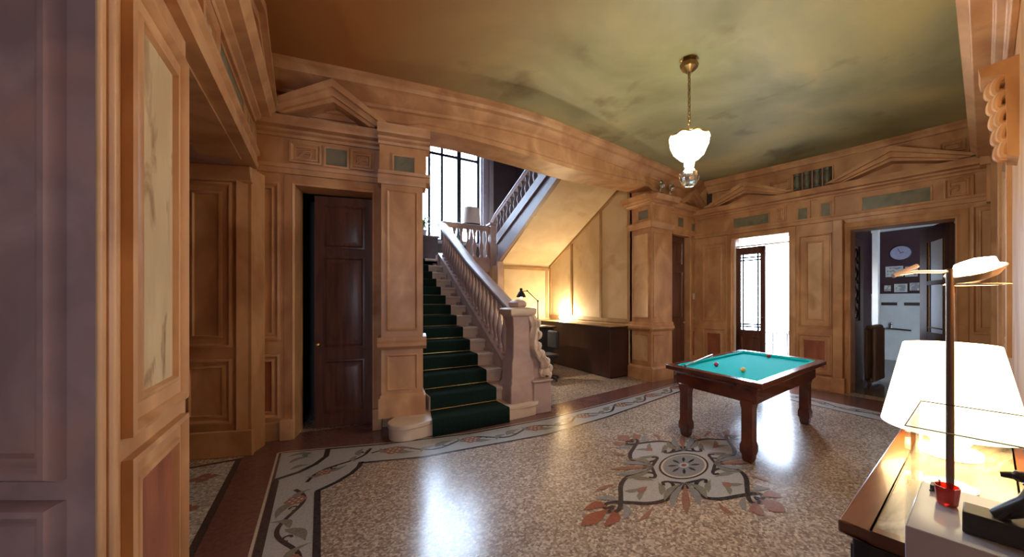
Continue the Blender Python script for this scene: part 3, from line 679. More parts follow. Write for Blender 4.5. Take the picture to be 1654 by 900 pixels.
# mauve wall end close to the camera
cr_, sr_ = math.cos(YAW), math.sin(YAW)
NE = Plane((-.60, 1.86), (-.60-.839*2.2, 1.86+.545*2.2)); 
def NEn(u, w_, z): return Vector((-.60-.839*u+.0, 1.84+.545*u, 0)) + Vector((-.545, -.839, 0))*w_ + Vector((0,0,z))
m = MB('mauve_plaster'); m.flat([(-.60,1.84),(-.60-.839*2.4,1.84+.545*2.4),(-.60-.839*2.4,1.96+.545*2.4),(-.72,2.04),(-.61,1.90)], 0, CEIL); ne = m.build('wall_near_left', kind='structure')
for z0, z1 in ((1.06,3.2),(-.1,.90)):
    m = MB('mauve_plaster'); m.panel(NEn, .16, 1.3, z0, z1, [(-.045,0),(-.045,.022),(-.03,.045),(-.01,.045),(.01,.028),(.03,.022),(.04,.004),(.06,.003)], 'mauve_plaster'); m.build('panel', ne)

# ---- ceiling and enclosure (behind the camera the hall goes on to a window)
m = MB('ceiling_paint'); m.flat([(-2.6,-3.3),(8.1,-3.3),(8.3,5.6),(7.3,5.35),(5.4,5.1),(3.4,4.8),(2.33,4.68),(1,4.95),(-.6,5.4),(-2.6,5.6)], CEIL, CEIL+.15); m.build('ceiling', kind='structure')
m = MB('mauve_plaster'); T = W
m.box(T, -2.6, -1.2, -3.3, -3.1, 0, CEIL); m.box(T, -.6, 1.3, -3.3, -3.1, 0, CEIL); m.box(T, -1.2, -.6, -3.3, -3.1, 0, 1.25); m.box(T, -1.2, -.6, -3.3, -3.1, 2.55, CEIL)
m.build('wall_behind', kind='structure')
m = MB('mauve_plaster'); m.box(T, 1.1, 1.3, -3.1, -.1, 0, CEIL); m.box(T, -2.6, -2.45, -3.3, 3.4, 0, CEIL); m.build('wall_hall_side', kind='structure')

# ------------------------------------------------------------------ stairwell
SWX0, SWX1, SWY1, SWZ = 1.0, 5.45, 11.2, 7.6
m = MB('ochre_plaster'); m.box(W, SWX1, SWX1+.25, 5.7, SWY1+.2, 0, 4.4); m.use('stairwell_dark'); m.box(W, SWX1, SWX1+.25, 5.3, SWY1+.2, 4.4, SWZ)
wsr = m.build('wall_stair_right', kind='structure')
SR = Plane((5.45, 9.0), (5.45, 5.2)); SR.n = Vector((-1,0,0))
def stile(T, pts, w1=.02, name='wall_strip', par=None):
    m = MB('ochre_dark'); m.prism(T, pts, 0, w1); return m.build(name, par)
for u in (.0, 1.05, 2.25, 3.18): stile(SR, [(u,1.2),(u+.07,1.2),(u+.07,2.62+.5*u),(u,2.58+.5*u)], par=wsr)
stile(SR, [(0,1.12),(3.25,1.12),(3.25,1.2),(0,1.2)], .03, par=wsr)
stile(SR, [(0,2.50),(3.25,4.12),(3.25,4.20),(0,2.58)], .03, par=wsr)
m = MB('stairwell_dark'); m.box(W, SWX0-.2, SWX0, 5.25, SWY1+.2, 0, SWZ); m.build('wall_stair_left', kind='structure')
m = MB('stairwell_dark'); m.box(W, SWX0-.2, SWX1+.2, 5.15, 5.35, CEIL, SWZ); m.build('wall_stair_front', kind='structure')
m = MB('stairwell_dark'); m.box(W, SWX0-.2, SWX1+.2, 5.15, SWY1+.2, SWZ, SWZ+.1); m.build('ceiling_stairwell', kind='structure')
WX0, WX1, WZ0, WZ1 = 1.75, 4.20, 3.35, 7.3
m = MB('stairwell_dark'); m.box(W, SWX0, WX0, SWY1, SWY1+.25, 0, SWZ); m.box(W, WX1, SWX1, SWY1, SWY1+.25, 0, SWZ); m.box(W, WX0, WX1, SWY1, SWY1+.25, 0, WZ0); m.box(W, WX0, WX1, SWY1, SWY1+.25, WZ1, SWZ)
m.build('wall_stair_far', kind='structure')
m = MB('window_stone'); m.box(W, WX1, WX1+.42, SWY1-.12, SWY1+.02, 2.62, SWZ); m.box(W, WX1+.05, WX1+.16, SWY1-.18, SWY1-.1, 2.62, SWZ); m.box(W, WX1+.26, WX1+.36, SWY1-.18, SWY1-.1, 2.62, SWZ); m.build('trim_3', kind='structure')
win = MB('iron')
for x in (WX0, 2.35, 2.68, 3.05, 4.17): win.box(W, x-.035, x+.035, SWY1+.05, SWY1+.10, WZ0, WZ1)
win.box(W, 3.50, 3.62, SWY1+.03, SWY1+.12, WZ0, WZ1)
for z in (WZ0+.03, 5.95, 6.25, WZ1-.03): win.box(W, WX0, WX1, SWY1+.055, SWY1+.095, z-.04, z+.04)
win = win.build('window_1', kind='structure')
m = MB('pane_glass'); m.box(W, WX0, WX1, SWY1+.072, SWY1+.078, WZ0, WZ1); m.build('window_pane', win)
m = MB('window_stone'); m.box(W, WX0-.05, WX1+.05, SWY1-.15, SWY1+.02, WZ0-.08, WZ0); m.build('window_sill', win)

RISE, RUN, NS = .187, .384, 14
st = thing('staircase', (1.65, 4.5, 0), 'pale stone staircase rising beside the pilaster towards the tall window', 'staircase')
LZ = RISE*NS; LY = 4.5+RUN*(NS-1)
def rightx(y): return 2.34 + (y-4.8)*.04
for k in range(NS):
    y0 = 4.5+RUN*k; z1 = RISE*(k+1); x0 = SWX0 if k > 2 else 1.16; x1 = rightx(y0)+.02
    m = MB('stair_stone'); y1 = LY+.2 if k == NS-1 else y0+RUN+.03
    if k == 0:
        pts = [(1.12,4.5),(.98,4.48)] + corner_arc((.86,4.66), .20, -PI/2, -PI*1.25, 10) + [(.9,5.02),(2.72,5.02),(2.62,4.62)] + [(2.5,4.53),(2.3,4.505),(2.1,4.5)]
        m.flat(pts, 0, z1-.05); m.flat([(a+(a-1.7)*.015, b-(.0 if 1.0 < a < 2.2 else .02)*(b < 4.7)) for a, b in pts], z1-.05, z1)
    else:
        x1 += .10 if k == 1 else 0
        m.box(W, x0, x1-.01, y0, y1, max(0, z1-RISE-.02) if k > 2 else 0, z1-.045)
        m.box(W, x0, x1+.02, y0-.03, y1, z1-.045, z1)
    m.build('step', st, bevel=.008)
# stringer and soffit slab beneath
m = MB('rail_marble'); m.prism(lambda u, w_, z: Vector((w_, u, z)), [(4.9,.0),(LY,0),(LY,LZ-.1),(4.9,.22)], 2.34, 2.42); m.build('side_wall', st)
m = MB('stair_stone'); m.box(W, SWX0, SWX1, LY, SWY1, LZ-.22, LZ-.001); m.build('landing', st)
m = MB('ochre_plaster'); m.box(W, 2.42, 3.95, LY, LY+.12, 0, LZ-.2); m.box(W, 3.95, SWX1, 9.0, 9.12, 0, LZ-.05); m.box(W, 3.87, 3.97, 9.0, LY+.12, 0, LZ-.1); wlu = m.build('wall_under_landing', kind='structure')
UL = Plane((2.42, LY), (3.95, LY)); UE = Plane((3.95, 9.0), (5.45, 9.0))
framed(UL, .9, 1.42, 1.9, 2.4, wlu, 'ochre_plaster', inner=.05, frame='ochre_dark')
for u in (.02, 1.36): stile(UE, [(u,1.1),(u+.07,1.1),(u+.07,2.5),(u,2.5)], par=wlu)
stile(UE, [(0,2.42),(1.5,2.42),(1.5,2.5),(0,2.5)], .03, par=wlu)
m = MB('rail_marble'); m.box(W, 3.84, 3.99, 8.93, 9.02, 0, 2.6); m.build('post_strip', wlu)
# second flight: sloping soffit slab, stringer
def f2(y): return 2.57+.5*(9.0-y)
s2 = thing('upper_stair_flight', (4.7, 7.5, 3), 'upper flight of the stairs with smooth ochre underside above the long dark counter', 'staircase')
T2 = lambda u, w_, z: Vector((w_, u, z))
m = MB('ochre_plaster'); m.prism(T2, [(9.0,2.57),(5.35,f2(5.35)),(5.35,f2(5.35)+.2),(9.0,2.77)], 3.97, 5.45); m.build('soffit', s2)
m = MB('stair_stone')
for k in range(10):
    y = 9.3-.38*k; m.box(W, 4.0, 5.44, y-.40, y, f2(y)+.24, LZ+RISE*(k+1)+.12)
m.build('steps', s2)
def st_top(y): return 3.40+.41*(8.9-y)
m = MB('dark_marble'); m.prism(T2, [(9.1,2.54),(5.35,f2(5.35)-.02),(5.35,f2(5.35)+.16),(9.1,2.75)], 3.88, 3.99)
m.prism(T2, [(9.1,2.75),(5.35,f2(5.35)+.16),(5.35,st_top(5.35)-.2),(9.1,st_top(9.1)-.22)], 3.91, 3.98)
m.prism(T2, [(9.1,st_top(9.1)-.24),(5.35,st_top(5.35)-.22),(5.35,st_top(5.35)),(9.1,st_top(9.1))], 3.87, 4.0)
m.build('stringer', s2)

# balustrades
BAL = [(.045,0),(.045,.04),(.028,.06),(.030,.10),(.050,.20),(.056,.27),(.040,.36),(.024,.46),(.022,.52),(.032,.56),(.030,.60),(.045,.64),(.045,.70)]
def baluster(base, h, parent, matn, tilt=0, sc=1.0, first={}):
    key = (matn,)
    if key not in first:
        m = MB(matn); m.lathe((0,0,0), BAL, 12); o = m.build('baluster', parent); first[key] = o
        o.parent = parent
    else:
        o = first[key].copy(); SC.collection.objects.link(o); o.parent = parent
    o.matrix_parent_inverse = parent.matrix_basis.inverted()
    o.location = base; o.scale = (sc, sc, h/.70); return o
rl = thing('stair_balustrade', (2.4, 4.9, 0), 'mauve marble balustrade with vase balusters along the green-carpeted stairs', 'balustrade')
RT = [(4.80,1.40),(7.0,2.32),(9.45,3.52)]
YS = [4.9+i*(9.45-4.9)/24 for i in range(25)]
def rail(m, pts, wd, th):
    rr = []
    for i, p in enumerate(pts):
        p = Vector(p); t = (Vector(pts[min(i+1,len(pts)-1)])-Vector(pts[max(i-1,0)])).normalized(); side = t.cross(Vector((0,0,1))).normalized()
        prof = [(-.5,-.0),(-.38,-.35),(-.30,-.9),(.30,-.9),(.38,-.35),(.5,0),(.46,.28),(.2,.42),(-.2,.42),(-.46,.28)]
        rr.append([p + side*(a*wd) + Vector((0,0,1))*(b*th) for a, b in prof])
    m.rings(rr)
m = MB('rail_marble'); rail(m, [(rightx(y)+.03, y, lerp(RT, y)) for y in YS], .20, .10); m.build('handrail', rl)
def nose(y): return RISE*(1+(y-4.5)/RUN)
m = MB('rail_marble')
rr = []
for y in YS:
    x = rightx(y)+.03; z = nose(y)-.12; b = z+.30
    rr.append([Vector((x-.06,y,z-.18)), Vector((x-.06,y,b-.05)), Vector((x-.09,y,b-.04)), Vector((x-.09,y,b)), Vector((x+.09,y,b)), Vector((x+.09,y,b-.04)), Vector((x+.06,y,b-.05)), Vector((x+.06,y,z-.18))])
m.rings(rr); m.build('plinth', rl)
for k in range(22):
    y = 5.10+k*.197; zb = nose(y)+.17; zt = lerp(RT, y)-.08
    baluster((rightx(y)+.03, y, zb), max(zt-zb, .3), rl, 'rail_marble', sc=1.0)
r2 = thing('landing_balustrade', (3.2, LY, LZ), 'short level marble balustrade on the landing in front of the window', 'balustrade')
m = MB('rail_marble'); rail(m, [(2.50,LY+.04,3.52),(2.62,LY+.05,3.56),(3.0,LY+.05,3.56),(3.98,LY+.05,3.56)], .20, .10); m.build('handrail', r2)
m = MB('rail_marble'); m.box(W, 2.45, 3.95, LY-.04, LY+.14, LZ-.25, LZ+.12); m.build('plinth', r2, bevel=.01)
bl2 = None
for k in range(7):
    m_ = (2.72+k*.18, LY+.05, LZ+.12)
    baluster(m_, .74, r2, 'rail_marble', sc=1.1)
m = MB('rail_marble'); m.box(W, 3.84, 4.02, LY-.1, LY+.14, LZ-.5, 3.62); m.box(W, 3.80, 4.06, LY-.14, LY+.18, 3.62, 3.68); m.build('post', r2, bevel=.01)
r3 = thing('upper_balustrade', (3.93, 8, 3), 'dark marble balustrade climbing up to the right beneath the painted beam', 'balustrade')
def rt3(y): return 3.78+.37*(9.4-y)
m = MB('rail_marble'); rail(m, [(3.93, 9.45, 3.70)] + [(3.93, 9.2-.4*i, rt3(9.2-.4*i)) for i in range(10)], .17, .08); m.build('handrail', r3)
for k in range(17):
    y = 9.1-k*.2; zb = st_top(y); zt = rt3(y)-.06
    baluster((3.93, y, zb), max(zt-zb, .2), r3, 'dark_marble', sc=1.0)

# newel with carved scroll
nw = thing('newel_post', (2.40, 4.75, RISE), 'square marble newel post with carved scroll console at the foot of the balustrade', 'newel')
def sq(c, h, z): return [Vector((c[0]+a*h, c[1]+b*h, z)) for a, b in ((-1,-1),(1,-1),(1,1),(-1,1))]
c = (2.36, 4.78)
m = MB('rail_marble'); m.rings([sq(c,.20,RISE-.01), sq(c,.20,.42), sq(c,.175,.46), sq(c,.175,.52), sq(c,.165,.54), sq(c,.165,.74), sq(c,.135,.80), sq(c,.125,1.2), sq(c,.145,1.34), sq(c,.15,1.38)]); m.build('shaft', nw, bevel=.012)
m = MB('stair_stone'); m.rings([sq(c,.15,1.37), sq(c,.19,1.40), sq(c,.20,1.43), sq(c,.20,1.475), sq(c,.17,1.49), sq(c,.10,1.50)]); m.build('cap', nw, bevel=.008)
m = MB('rail_marble')
m.lathe((c[0], c[1], 1.495), [(.10,0),(.13,.03),(.13,.07),(.09,.10),(.0,.12)], 16, flute=6, fl=.10); m.build('finial', nw)
m = MB('rail_marble'); m.box(W, 2.50, 2.78, 4.55, 5.0, 0, .44); m.box(W, 2.48, 2.80, 4.53, 5.02, .44, .47); m.build('plinth', nw, bevel=.012)
path = catmull([(2.50,4.68,1.40),(2.56,4.66,1.22),(2.54,4.66,1.02),(2.59,4.66,.88),(2.70,4.68,.74),(2.76,4.70,.62),(2.73,4.70,.52)], 7)
m = MB('stair_stone'); n = len(path)
rr = []
for i_, p in enumerate(path):
    t = (path[min(i_+1, n-1)]-path[max(i_-1, 0)]).normalized(); sd = Vector((0,1,0)); up_ = t.cross(sd).normalized()
    r = .062+.022*(i_/n)+.014*abs(math.sin(i_*.45)); ring = []
    for k in range(20):
        a = 2*PI*k/20; q = r*(1+.16*math.cos(5*a+i_*.25)); ring.append(p+up_*q*math.cos(a)*.85+sd*q*math.sin(a)*1.15)
    rr.append(ring)
m.rings(rr)
for i_ in range(4, n-2, 6):
    p = path[i_]
    for sy in (-1, 1):
        leafp = [p+Vector((.02, .05*sy, .03)), p+Vector((.06, .085*sy, 0)), p+Vector((.05, .09*sy, -.06)), p+Vector((.02, .06*sy, -.09))]; m.tube(catmull(leafp, 3), [.012,.018,.024,.026,.026,.024,.022,.018,.012,.006], 8)
pts = [(2.72+.055*math.cos(a)*(1-a/14), 4.67, .545+.055*math.sin(a)*(1-a/14)) for a in [k*.5 for k in range(18)]]
m.tube(pts, .028, 8); m.build('scroll', nw)
m = MB('rail_marble'); m.prism(lambda u, w_, z: Vector((u, w_, z)), [(2.44,.46),(2.74,.46),(2.70,.62),(2.60,.80),(2.53,.92),(2.53,1.38),(2.44,1.40)], 4.70, 4.84); m.build('web', nw)

# green carpet runner following the steps
m = MB('green_carpet')
pr = []
for k in range(NS):
    y0 = 4.5+RUN*k-.045; z1 = RISE*(k+1)+.012; zb = 0.002 if k == 0 else RISE*k+.012
    pr += [(y0-.01 if k else y0-.012, zb), (y0-.01, z1-.02), (y0+.005, z1)]
pr.append((LY+.5, LZ+.012))
fl_ = lambda y: (1.17 if y > 4.8 else 1.10, 2.05+(.02*(y-4.5)) + (.03 if y < 4.7 else 0))
vs = []
for y, z in pr:
    a, b = fl_(y); vs += [(a, y, z), (b, y, z), (b, y+.02, z-.012), (a, y+.02, z-.012)]
m.rings([[Vector(v) for v in vs[i*4:i*4+4]] for i in range(len(pr))])
car = m.build('carpet_runner', smooth=60); tag(car, 'dark green carpet runner laid down the middle of the stone stairs', 'carpet')
for k in range(1, NS):
    y = 4.5+RUN*k-.05; z = RISE*k+.022
    m = MB('brass'); m.tube([(1.17, y, z), (2.12+.02*(y-4.5), y, z)], .006, 8); m.build('stair_rod', car)

# ------------------------------------------------------------------ next room through the doorway
m = MB('next_floor'); m.box(W, 7.72, 13.2, -.5, 4.05, -.12, 0.0); m.build('floor_next_room', kind='structure')
NX = 12.8
m = MB('room_purple'); m.box(W, NX, NX+.2, -.5, 4.1, 1.76, 3.9); m.use('white_paint'); m.box(W, NX-.02, NX+.2, -.5, 4.1, 0, 1.74); m.box(W, NX-.04, NX, -.5, 4.1, 1.72, 1.77); m.box(W, NX-.05, NX, -.5, 4.1, 3.45, 3.55)
nr = m.build('wall_next_room', kind='structure')
m = MB('room_purple'); m.box(W, 8.1, NX, -.6, -.4, 0, 3.9); m.box(W, 8.0, 11.2, -.6, 3.70, 3.9, 4.0); m.box(W, 11.1, NX+.2, -.6, 4.05, 3.9, 4.0)
m.box(W, 7.80, 8.9, 3.58, 3.70, 0, 3.9); m.box(W, 9.7, 11.2, 3.58, 3.70, 0, 3.9); m.box(W, 11.1, 11.2, 3.7, 4.0, 0, 3.9); m.box(W, 11.1, NX+.2, 3.95, 4.05, 0, 3.9); m.box(W, 8.9, 9.7, 3.58, 3.70, 0, 1.1); m.box(W, 8.9, 9.7, 3.58, 3.70, 2.2, 3.9)
m.build('wall_next_room_side', kind='structure')
NR = Plane((NX-.0, 5.0), (NX, -.5)); NR.n = Vector((-1,0,0))
m = MB('slot_dark')
for y0, y1 in ((3.40,3.73),(2.94,3.26)): m.box(W, NX-.03, NX-.015, y0, y1, 1.46, 1.54)
m.build('dado_slot', nr)
cl = thing('wall_clock', (NX-.03, 3.33, 2.84), 'round pale wall clock hanging on the dark purple wall of the next room', 'clock')
m = MB('clock_face'); m.lathe((NX, 3.33, 2.84), [(.22,0),(.22,.03)], 32, T=lambda p: Vector((-p.z, p.x, p.y*.85))); m.build('dial', cl)
m = MB('chrome'); m.tube([(NX-.03, 3.33+.22*math.cos(a), 2.84+.187*math.sin(a)) for a in [2*PI*k/28 for k in range(29)]], .014, 6); m.build('rim', cl)
m = MB('black'); m.tube([(NX-.04,3.33,2.84),(NX-.04,3.39,2.96)], .006, 5); m.tube([(NX-.04,3.33,2.84),(NX-.04,3.26,2.86)], .008, 5); m.build('hands', cl)
for i, (y, z, hw, hh, lab) in enumerate(((3.60,1.92,.10,.11,'small dark-framed picture on the ledge, furthest towards the window side'),(3.33,1.92,.13,.11,'small light-framed picture on the ledge below the clock'),(3.06,1.95,.12,.13,'small framed picture beside the glazed door of the next room'),(3.46,2.36,.18,.14,'wide pale print hanging under the round clock'),(3.12,2.34,.12,.13,'square pale print hanging nearest the glazed door'))):
    pf = thing('picture_frame', (NX-.02, y, z), lab, 'picture', 'pictures on the purple wall')
    m = MB('dark_counter' if i in (0,2) else 'white_paint')
    T = lambda u, w_, zz, y=y, z=z: Vector((NX-.01-w_, y+u, z+zz))
    m.panel(T, -hw, hw, -hh, hh, [(0,0),(0,.02),(.02,.024),(.03,.012)], 'paper'); m.build('frame', pf)
# glazed door leaf with stained glass, hinged on the near jamb
gd = thing('stained_glass_door', (8.2, 1.75, 0), 'dark brown door with white textured glass bordered in amber beside the doorway jamb', 'door')
GD = Plane((8.16, 1.50), (9.20, 2.09)); GD.n = Vector((-GD.d.y, GD.d.x, 0))
def gT(u, w_, z): return GD.p + GD.d*u + GD.n*w_ + Vector((0,0,z))
gl = 1.17; a, b = .18, .86
m = MB('dark_oak'); m.box(gT, 0, a, 0, .05, 0, 2.85); m.box(gT, b, gl, 0, .05, 0, 2.85); m.box(gT, a, b, 0, .05, 0, 1.05); m.box(gT, a, b, 0, .05, 2.6, 2.85); m.box(gT, a, b, 0, .05, 1.86, 1.93); m.build('leaf', gd, bevel=.005)
m = MB('amber_glass'); m.box(gT, a, a+.09, .02, .028, 1.05, 2.6); m.box(gT, b-.09, b, .02, .028, 1.05, 2.6); m.build('amber_border', gd)
m = MB('textured_glass'); m.box(gT, a+.09, b-.09, .02, .028, 1.05, 2.6); m.build('pane', gd)
m = MB('iron')
for u in (a+.09, b-.09): m.box(gT, u-.006, u+.006, .012, .04, 1.05, 2.6)
for k in range(9): m.box(gT, a, a+.09, .012, .04, 1.1+.18*k, 1.11+.18*k); m.box(gT, b-.09, b, .012, .04, 1.1+.18*k, 1.11+.18*k)
m.box(gT, a, b, .012, .04, 1.12, 1.14); m.build('leading', gd)
# left leaf with iron grille, folded back
ig = thing('iron_grille_door', (8.2, 2.9, 0), 'dark door with ornate wrought iron grille folded back at the left jamb', 'door')
IG = Plane((8.02, 2.82), (9.7, 3.04))
m = MB('dark_marble'); z_ = [(0,0)]
m.box(IG, 0, .22, -.05, 0, 0, 2.8); m.box(IG, .9, 1.2, -.05, 0, 0, 2.8); m.box(IG, .22, .9, -.05, 0, 0, 1.2); m.box(IG, .22, .9, -.05, 0, 2.65, 2.8); m.build('leaf', ig)
m = MB('textured_glass'); m.box(IG, .22, .9, -.03, -.024, 1.2, 2.65); m.build('pane', ig)
m = MB('iron')
for u in (.3, .82): m.tube([IG(u,.01,1.2), IG(u,.01,2.65)], .012, 6)
for k in range(7):
    zc = 1.35+.19*k
    m.tube(catmull([IG(.56+.10*math.cos(t)*(1 if k % 2 else -1), .01, zc+.09*math.sin(t)) for t in [j*.7 for j in range(8)]], 3), .014, 6)
m.build('grille', ig)
m = MB('white_paint'); m.box(W, 9.75, 9.85, 2.90, 3.0, 0, 3.2); m.box(W, 9.75, 9.85, .4, 3.0, 3.1, 3.2); m.build('trim_4', kind='structure')
rad = thing('radiator', (8.95, 2.71, 0), 'brown column radiator standing left inside the doorway', 'radiator')
for k in range(7):
    m = MB('radiator_paint'); x = 8.65+.10*k; y = 2.69+.008*k
    for dy in (-.06, .06): m.tube([(x, y+dy, .08), (x, y+dy, 1.06)], .028, 8)
    m.ball((x, y, 1.08), .07, 12, .7); m.ball((x, y, .10), .07, 12, .7); m.build('column', rad)
m = MB('radiator_paint'); m.tube([(8.58,2.69,0),(8.58,2.69,.12),(9.3,2.74,.12)], .02, 8); m.build('pipe', rad)
tp = thing('wall_tap', (NX-.05, 3.3, .8), 'chrome pipe tap fixed to the white dado of the next room', 'tap')
m = MB('chrome'); m.tube([(NX-.04,3.62,.85),(NX-.1,3.60,.85),(NX-.1,3.1,.82)], .025, 8); m.tube([(NX-.1,3.5,.85),(NX-.1,3.5,.96)], .02, 8); m.build('pipe', tp)
m = MB('chrome'); m.ball((NX-.1,3.5,.98), .04, 10); m.build('valve', tp)

# terrace outside the bright door
m = MB('terrace'); m.flat([(7.6,3.6),(7.83,3.6),(11.2,4.06),(20,4.06),(20,16),(7.6,16)], -.12, .001); m.build('floor_terrace', kind='structure')
ot = thing('terrace_table', (10.7, 5.35, 0), 'dark metal table standing outside the open terrace door', 'table')
oc = Vector((10.7, 5.35, 0))
m = MB('terrace_metal'); m.box(W, oc.x-.45, oc.x+.45, oc.y-.45, oc.y+.45, .70, .73); m.build('tabletop', ot, bevel=.005)
for a, b in ((-.4,-.4),(.4,-.4),(-.4,.4),(.4,.4)):
    m = MB('terrace_metal'); m.tube([(oc.x+a, oc.y+b, 0), (oc.x+a*.95, oc.y+b*.95, .70)], .018, 8); m.build('leg', ot)
def tchair(o, lab, r):
    t = thing('terrace_chair', o, lab, 'chair', 'chairs on the terrace'); ca, sa = math.cos(r), math.sin(r)
    P = lambda x, y, z: (o[0]+x*ca-y*sa, o[1]+x*sa+y*ca, z)
    m = MB('terrace_metal'); m.box(lambda u, w_, z: Vector(P(u, w_, z)), -.2, .2, -.2, .2, .44, .46); m.build('seat', t)
    m = MB('terrace_metal'); m.tube([P(-.2,.2,.46), P(-.2,.25,.88), P(.2,.25,.88), P(.2,.2,.46)], .013, 6)
    for k in range(3): m.tube([P(-.1+.1*k,.21,.46), P(-.1+.1*k,.25,.88)], .008, 6)
    m.build('backrest', t)
    for x, y in ((-.19,-.19),(.19,-.19),(-.19,.19),(.19,.19)): m = MB('terrace_metal'); m.tube([P(x,y,.45), P(x*1.1,y*1.1,0)], .012, 6); m.build('leg', t)
tchair((10.0, 5.35, 0), 'metal chair on the near side of the terrace table', 2.2)
tchair((11.5, 5.2, 0), 'metal chair on the far side of the terrace table', -1.2)

# ------------------------------------------------------------------ counter, desk and lamps under the stairs
ct = thing('reception_counter', (5.15, 7.2, 0), 'long dark wooden counter against the ochre wall under the stairs', 'counter')
m = MB('dark_counter'); m.box(W, 4.93, 5.44, 5.78, 8.95, .02, 1.03); m.box(W, 4.96, 5.42, 5.82, 8.9, 0, .03); m.build('body', ct, bevel=.01)
m = MB('dark_counter', 'counter_top'); m.box(W, 4.90, 5.445, 5.75, 8.97, 1.03, 1.055); m.use('counter_top'); m.box(W, 4.905, 5.44, 5.755, 8.965, 1.055, 1.068); m.build('top', ct, bevel=.005)
gl_ = thing('globe_lamp', (5.28, 8.2, 1.07), 'small lit globe lamp glowing on the counter against the ochre wall', 'lamp')
m = MB('brass'); m.lathe((5.33,8.2,1.068), [(.05,0),(.05,.012),(.015,.02),(.012,.04)], 16); m.build('base', gl_)
m = MB('bulb_warm'); m.ball((5.33,8.2,1.165), .065, 20); m.build('globe', gl_)
dk = thing('side_desk', (3.95, 7.1, 0), 'dark grey cabinet desk half hidden behind the carved newel', 'desk')
m = MB('black_soft'); m.box(W, 3.55, 4.25, 6.85, 7.45, .06, 1.0); m.build('body', dk, bevel=.02)
m = MB('dark_counter'); m.box(W, 3.5, 4.3, 6.8, 7.5, 1.0, 1.035); m.build('top', dk, bevel=.008)
for x in (3.6, 4.2):
    for y in (6.9, 7.4): m = MB('black'); m.box(W, x-.03, x+.03, y-.03, y+.03, 0, .07); m.build('leg', dk)
pp = MB('paper'); pp.box(W, 3.8, 4.12, 6.86, 7.06, 1.036, 1.05); tag(pp.build('paper_stack', bevel=.002), 'small stack of papers on the dark desk behind the newel', 'papers')
dl = thing('desk_lamp', (4.02, 7.2, 1.036), 'black jointed desk lamp with small cone shade, lit, on the desk behind the newel', 'lamp')
m = MB('black'); m.lathe((4.05,7.2,1.036), [(.09,0),(.09,.02),(.02,.03)], 20); m.build('base', dl)
m = MB('black'); m.tube([(4.05,7.2,1.05),(4.05,7.2,1.58)], .012, 8); m.ball((4.05,7.2,1.58), .025, 10); m.tube([(4.05,7.2,1.58),(3.72,7.08,1.80)], .010, 8); m.ball((3.72,7.08,1.80), .02, 10); m.tube([(3.72,7.08,1.80),(3.62,7.06,1.79)], .008, 8); m.build('arm', dl)
m = MB('black'); m.lathe((3.56,7.05,1.66), [(.10,0),(.095,.03),(.055,.11),(.03,.14),(.03,.19),(.0,.20)], 20); m.build('lamp_shade', dl)
m = MB('bulb'); m.ball((3.56,7.05,1.665), .03, 12); m.build('bulb', dl)
oc_ = thing('office_chair', (4.1, 6.5, 0), 'black office chair mostly hidden behind the newel scroll', 'chair')
m = MB('black_soft'); m.box(W, 3.62, 3.98, 6.2, 6.62, .46, .53); m.build('seat', oc_, bevel=.03)
m = MB('black_soft'); m.box(W, 3.93, 4.0, 6.22, 6.6, .62, .98); m.build('backrest', oc_, bevel=.03)
m = MB('black'); m.tube([(3.80,6.4,.46),(3.80,6.4,.1)], .03, 10)
for k in range(5): a = 2*PI*k/5; m.tube([(3.80,6.4,.10),(3.80+.26*math.cos(a),6.4+.26*math.sin(a),.05)], .02, 8); m.ball((3.80+.26*math.cos(a),6.4+.26*math.sin(a),.03), .03, 8)
m.build('base', oc_)
# lamp and plant on the landing
tl = thing('landing_table_lamp', (3.42, 10.2, LZ), 'unlit table lamp with beige drum shade on the landing before the window', 'lamp')
m = MB('dark_marble'); m.lathe((3.62,10.3,LZ+.02), [(.13,0),(.13,.03),(.04,.06),(.06,.3),(.09,.55),(.03,.9),(.02,1.2)], 20); m.build('base', tl)
m = MB('lampshade_fabric'); m.lathe((3.62,10.3,LZ+1.15), [(.26,0),(.21,.46),(.2,.46),(.25,0)], 32); m.build('lamp_shade', tl)
cb = thing('landing_cabinet', (2.2, 10.9, LZ), 'low dark chest below the stair window on the landing', 'chest')
m = MB('stairwell_dark'); m.box(W, 1.35, 2.75, 10.55, 11.0, LZ, LZ+.72); m.build('body', cb, bevel=.01); m = MB('dark_marble'); m.box(W, 1.3, 2.8, 10.5, 11.05, LZ+.72, LZ+.76); m.build('top', cb, bevel=.006)
def plant(c, lab, nn, hh, seed):
    random.seed(seed); t = thing('potted_plant', c, lab, 'plant', 'plants on the landing')
    m = MB('window_stone'); m.lathe(c, [(.09,0),(.12,.16),(.13,.17),(.11,.17),(.10,.14)], 16); m.build('pot', t)
    m = MB('leaf')
    for k in range(nn):
        a = random.random()*2*PI; r = .05+random.random()*.22; h = .2+random.random()*hh; b = Vector(c)+Vector((0,0,.15)); e = Vector(c)+Vector((r*math.cos(a), r*math.sin(a), h))
        s = Vector((-math.sin(a), math.cos(a), 0))*.035; mid_ = (b+e)/2+Vector((0,0,.06))
        m.add([b, mid_+s, e, mid_-s], [(0,1,2,3)])
    m.build('foliage', t, auto=False)
    m = MB('petal')
    for k in range(5): m.ball((c[0]+random.uniform(-.15,.15), c[1]+random.uniform(-.12,.12), c[2]+.25+random.random()*hh*.8), .035, 8)
    m.build('blossom', t)
plant((2.38,10.75,LZ+.76), 'flowering plant in a pot on the dark chest by the stair window', 26, .35, 3)
plant((3.0,10.0,LZ), 'leafy plant in a pot behind the level landing balusters', 40, .75, 5)
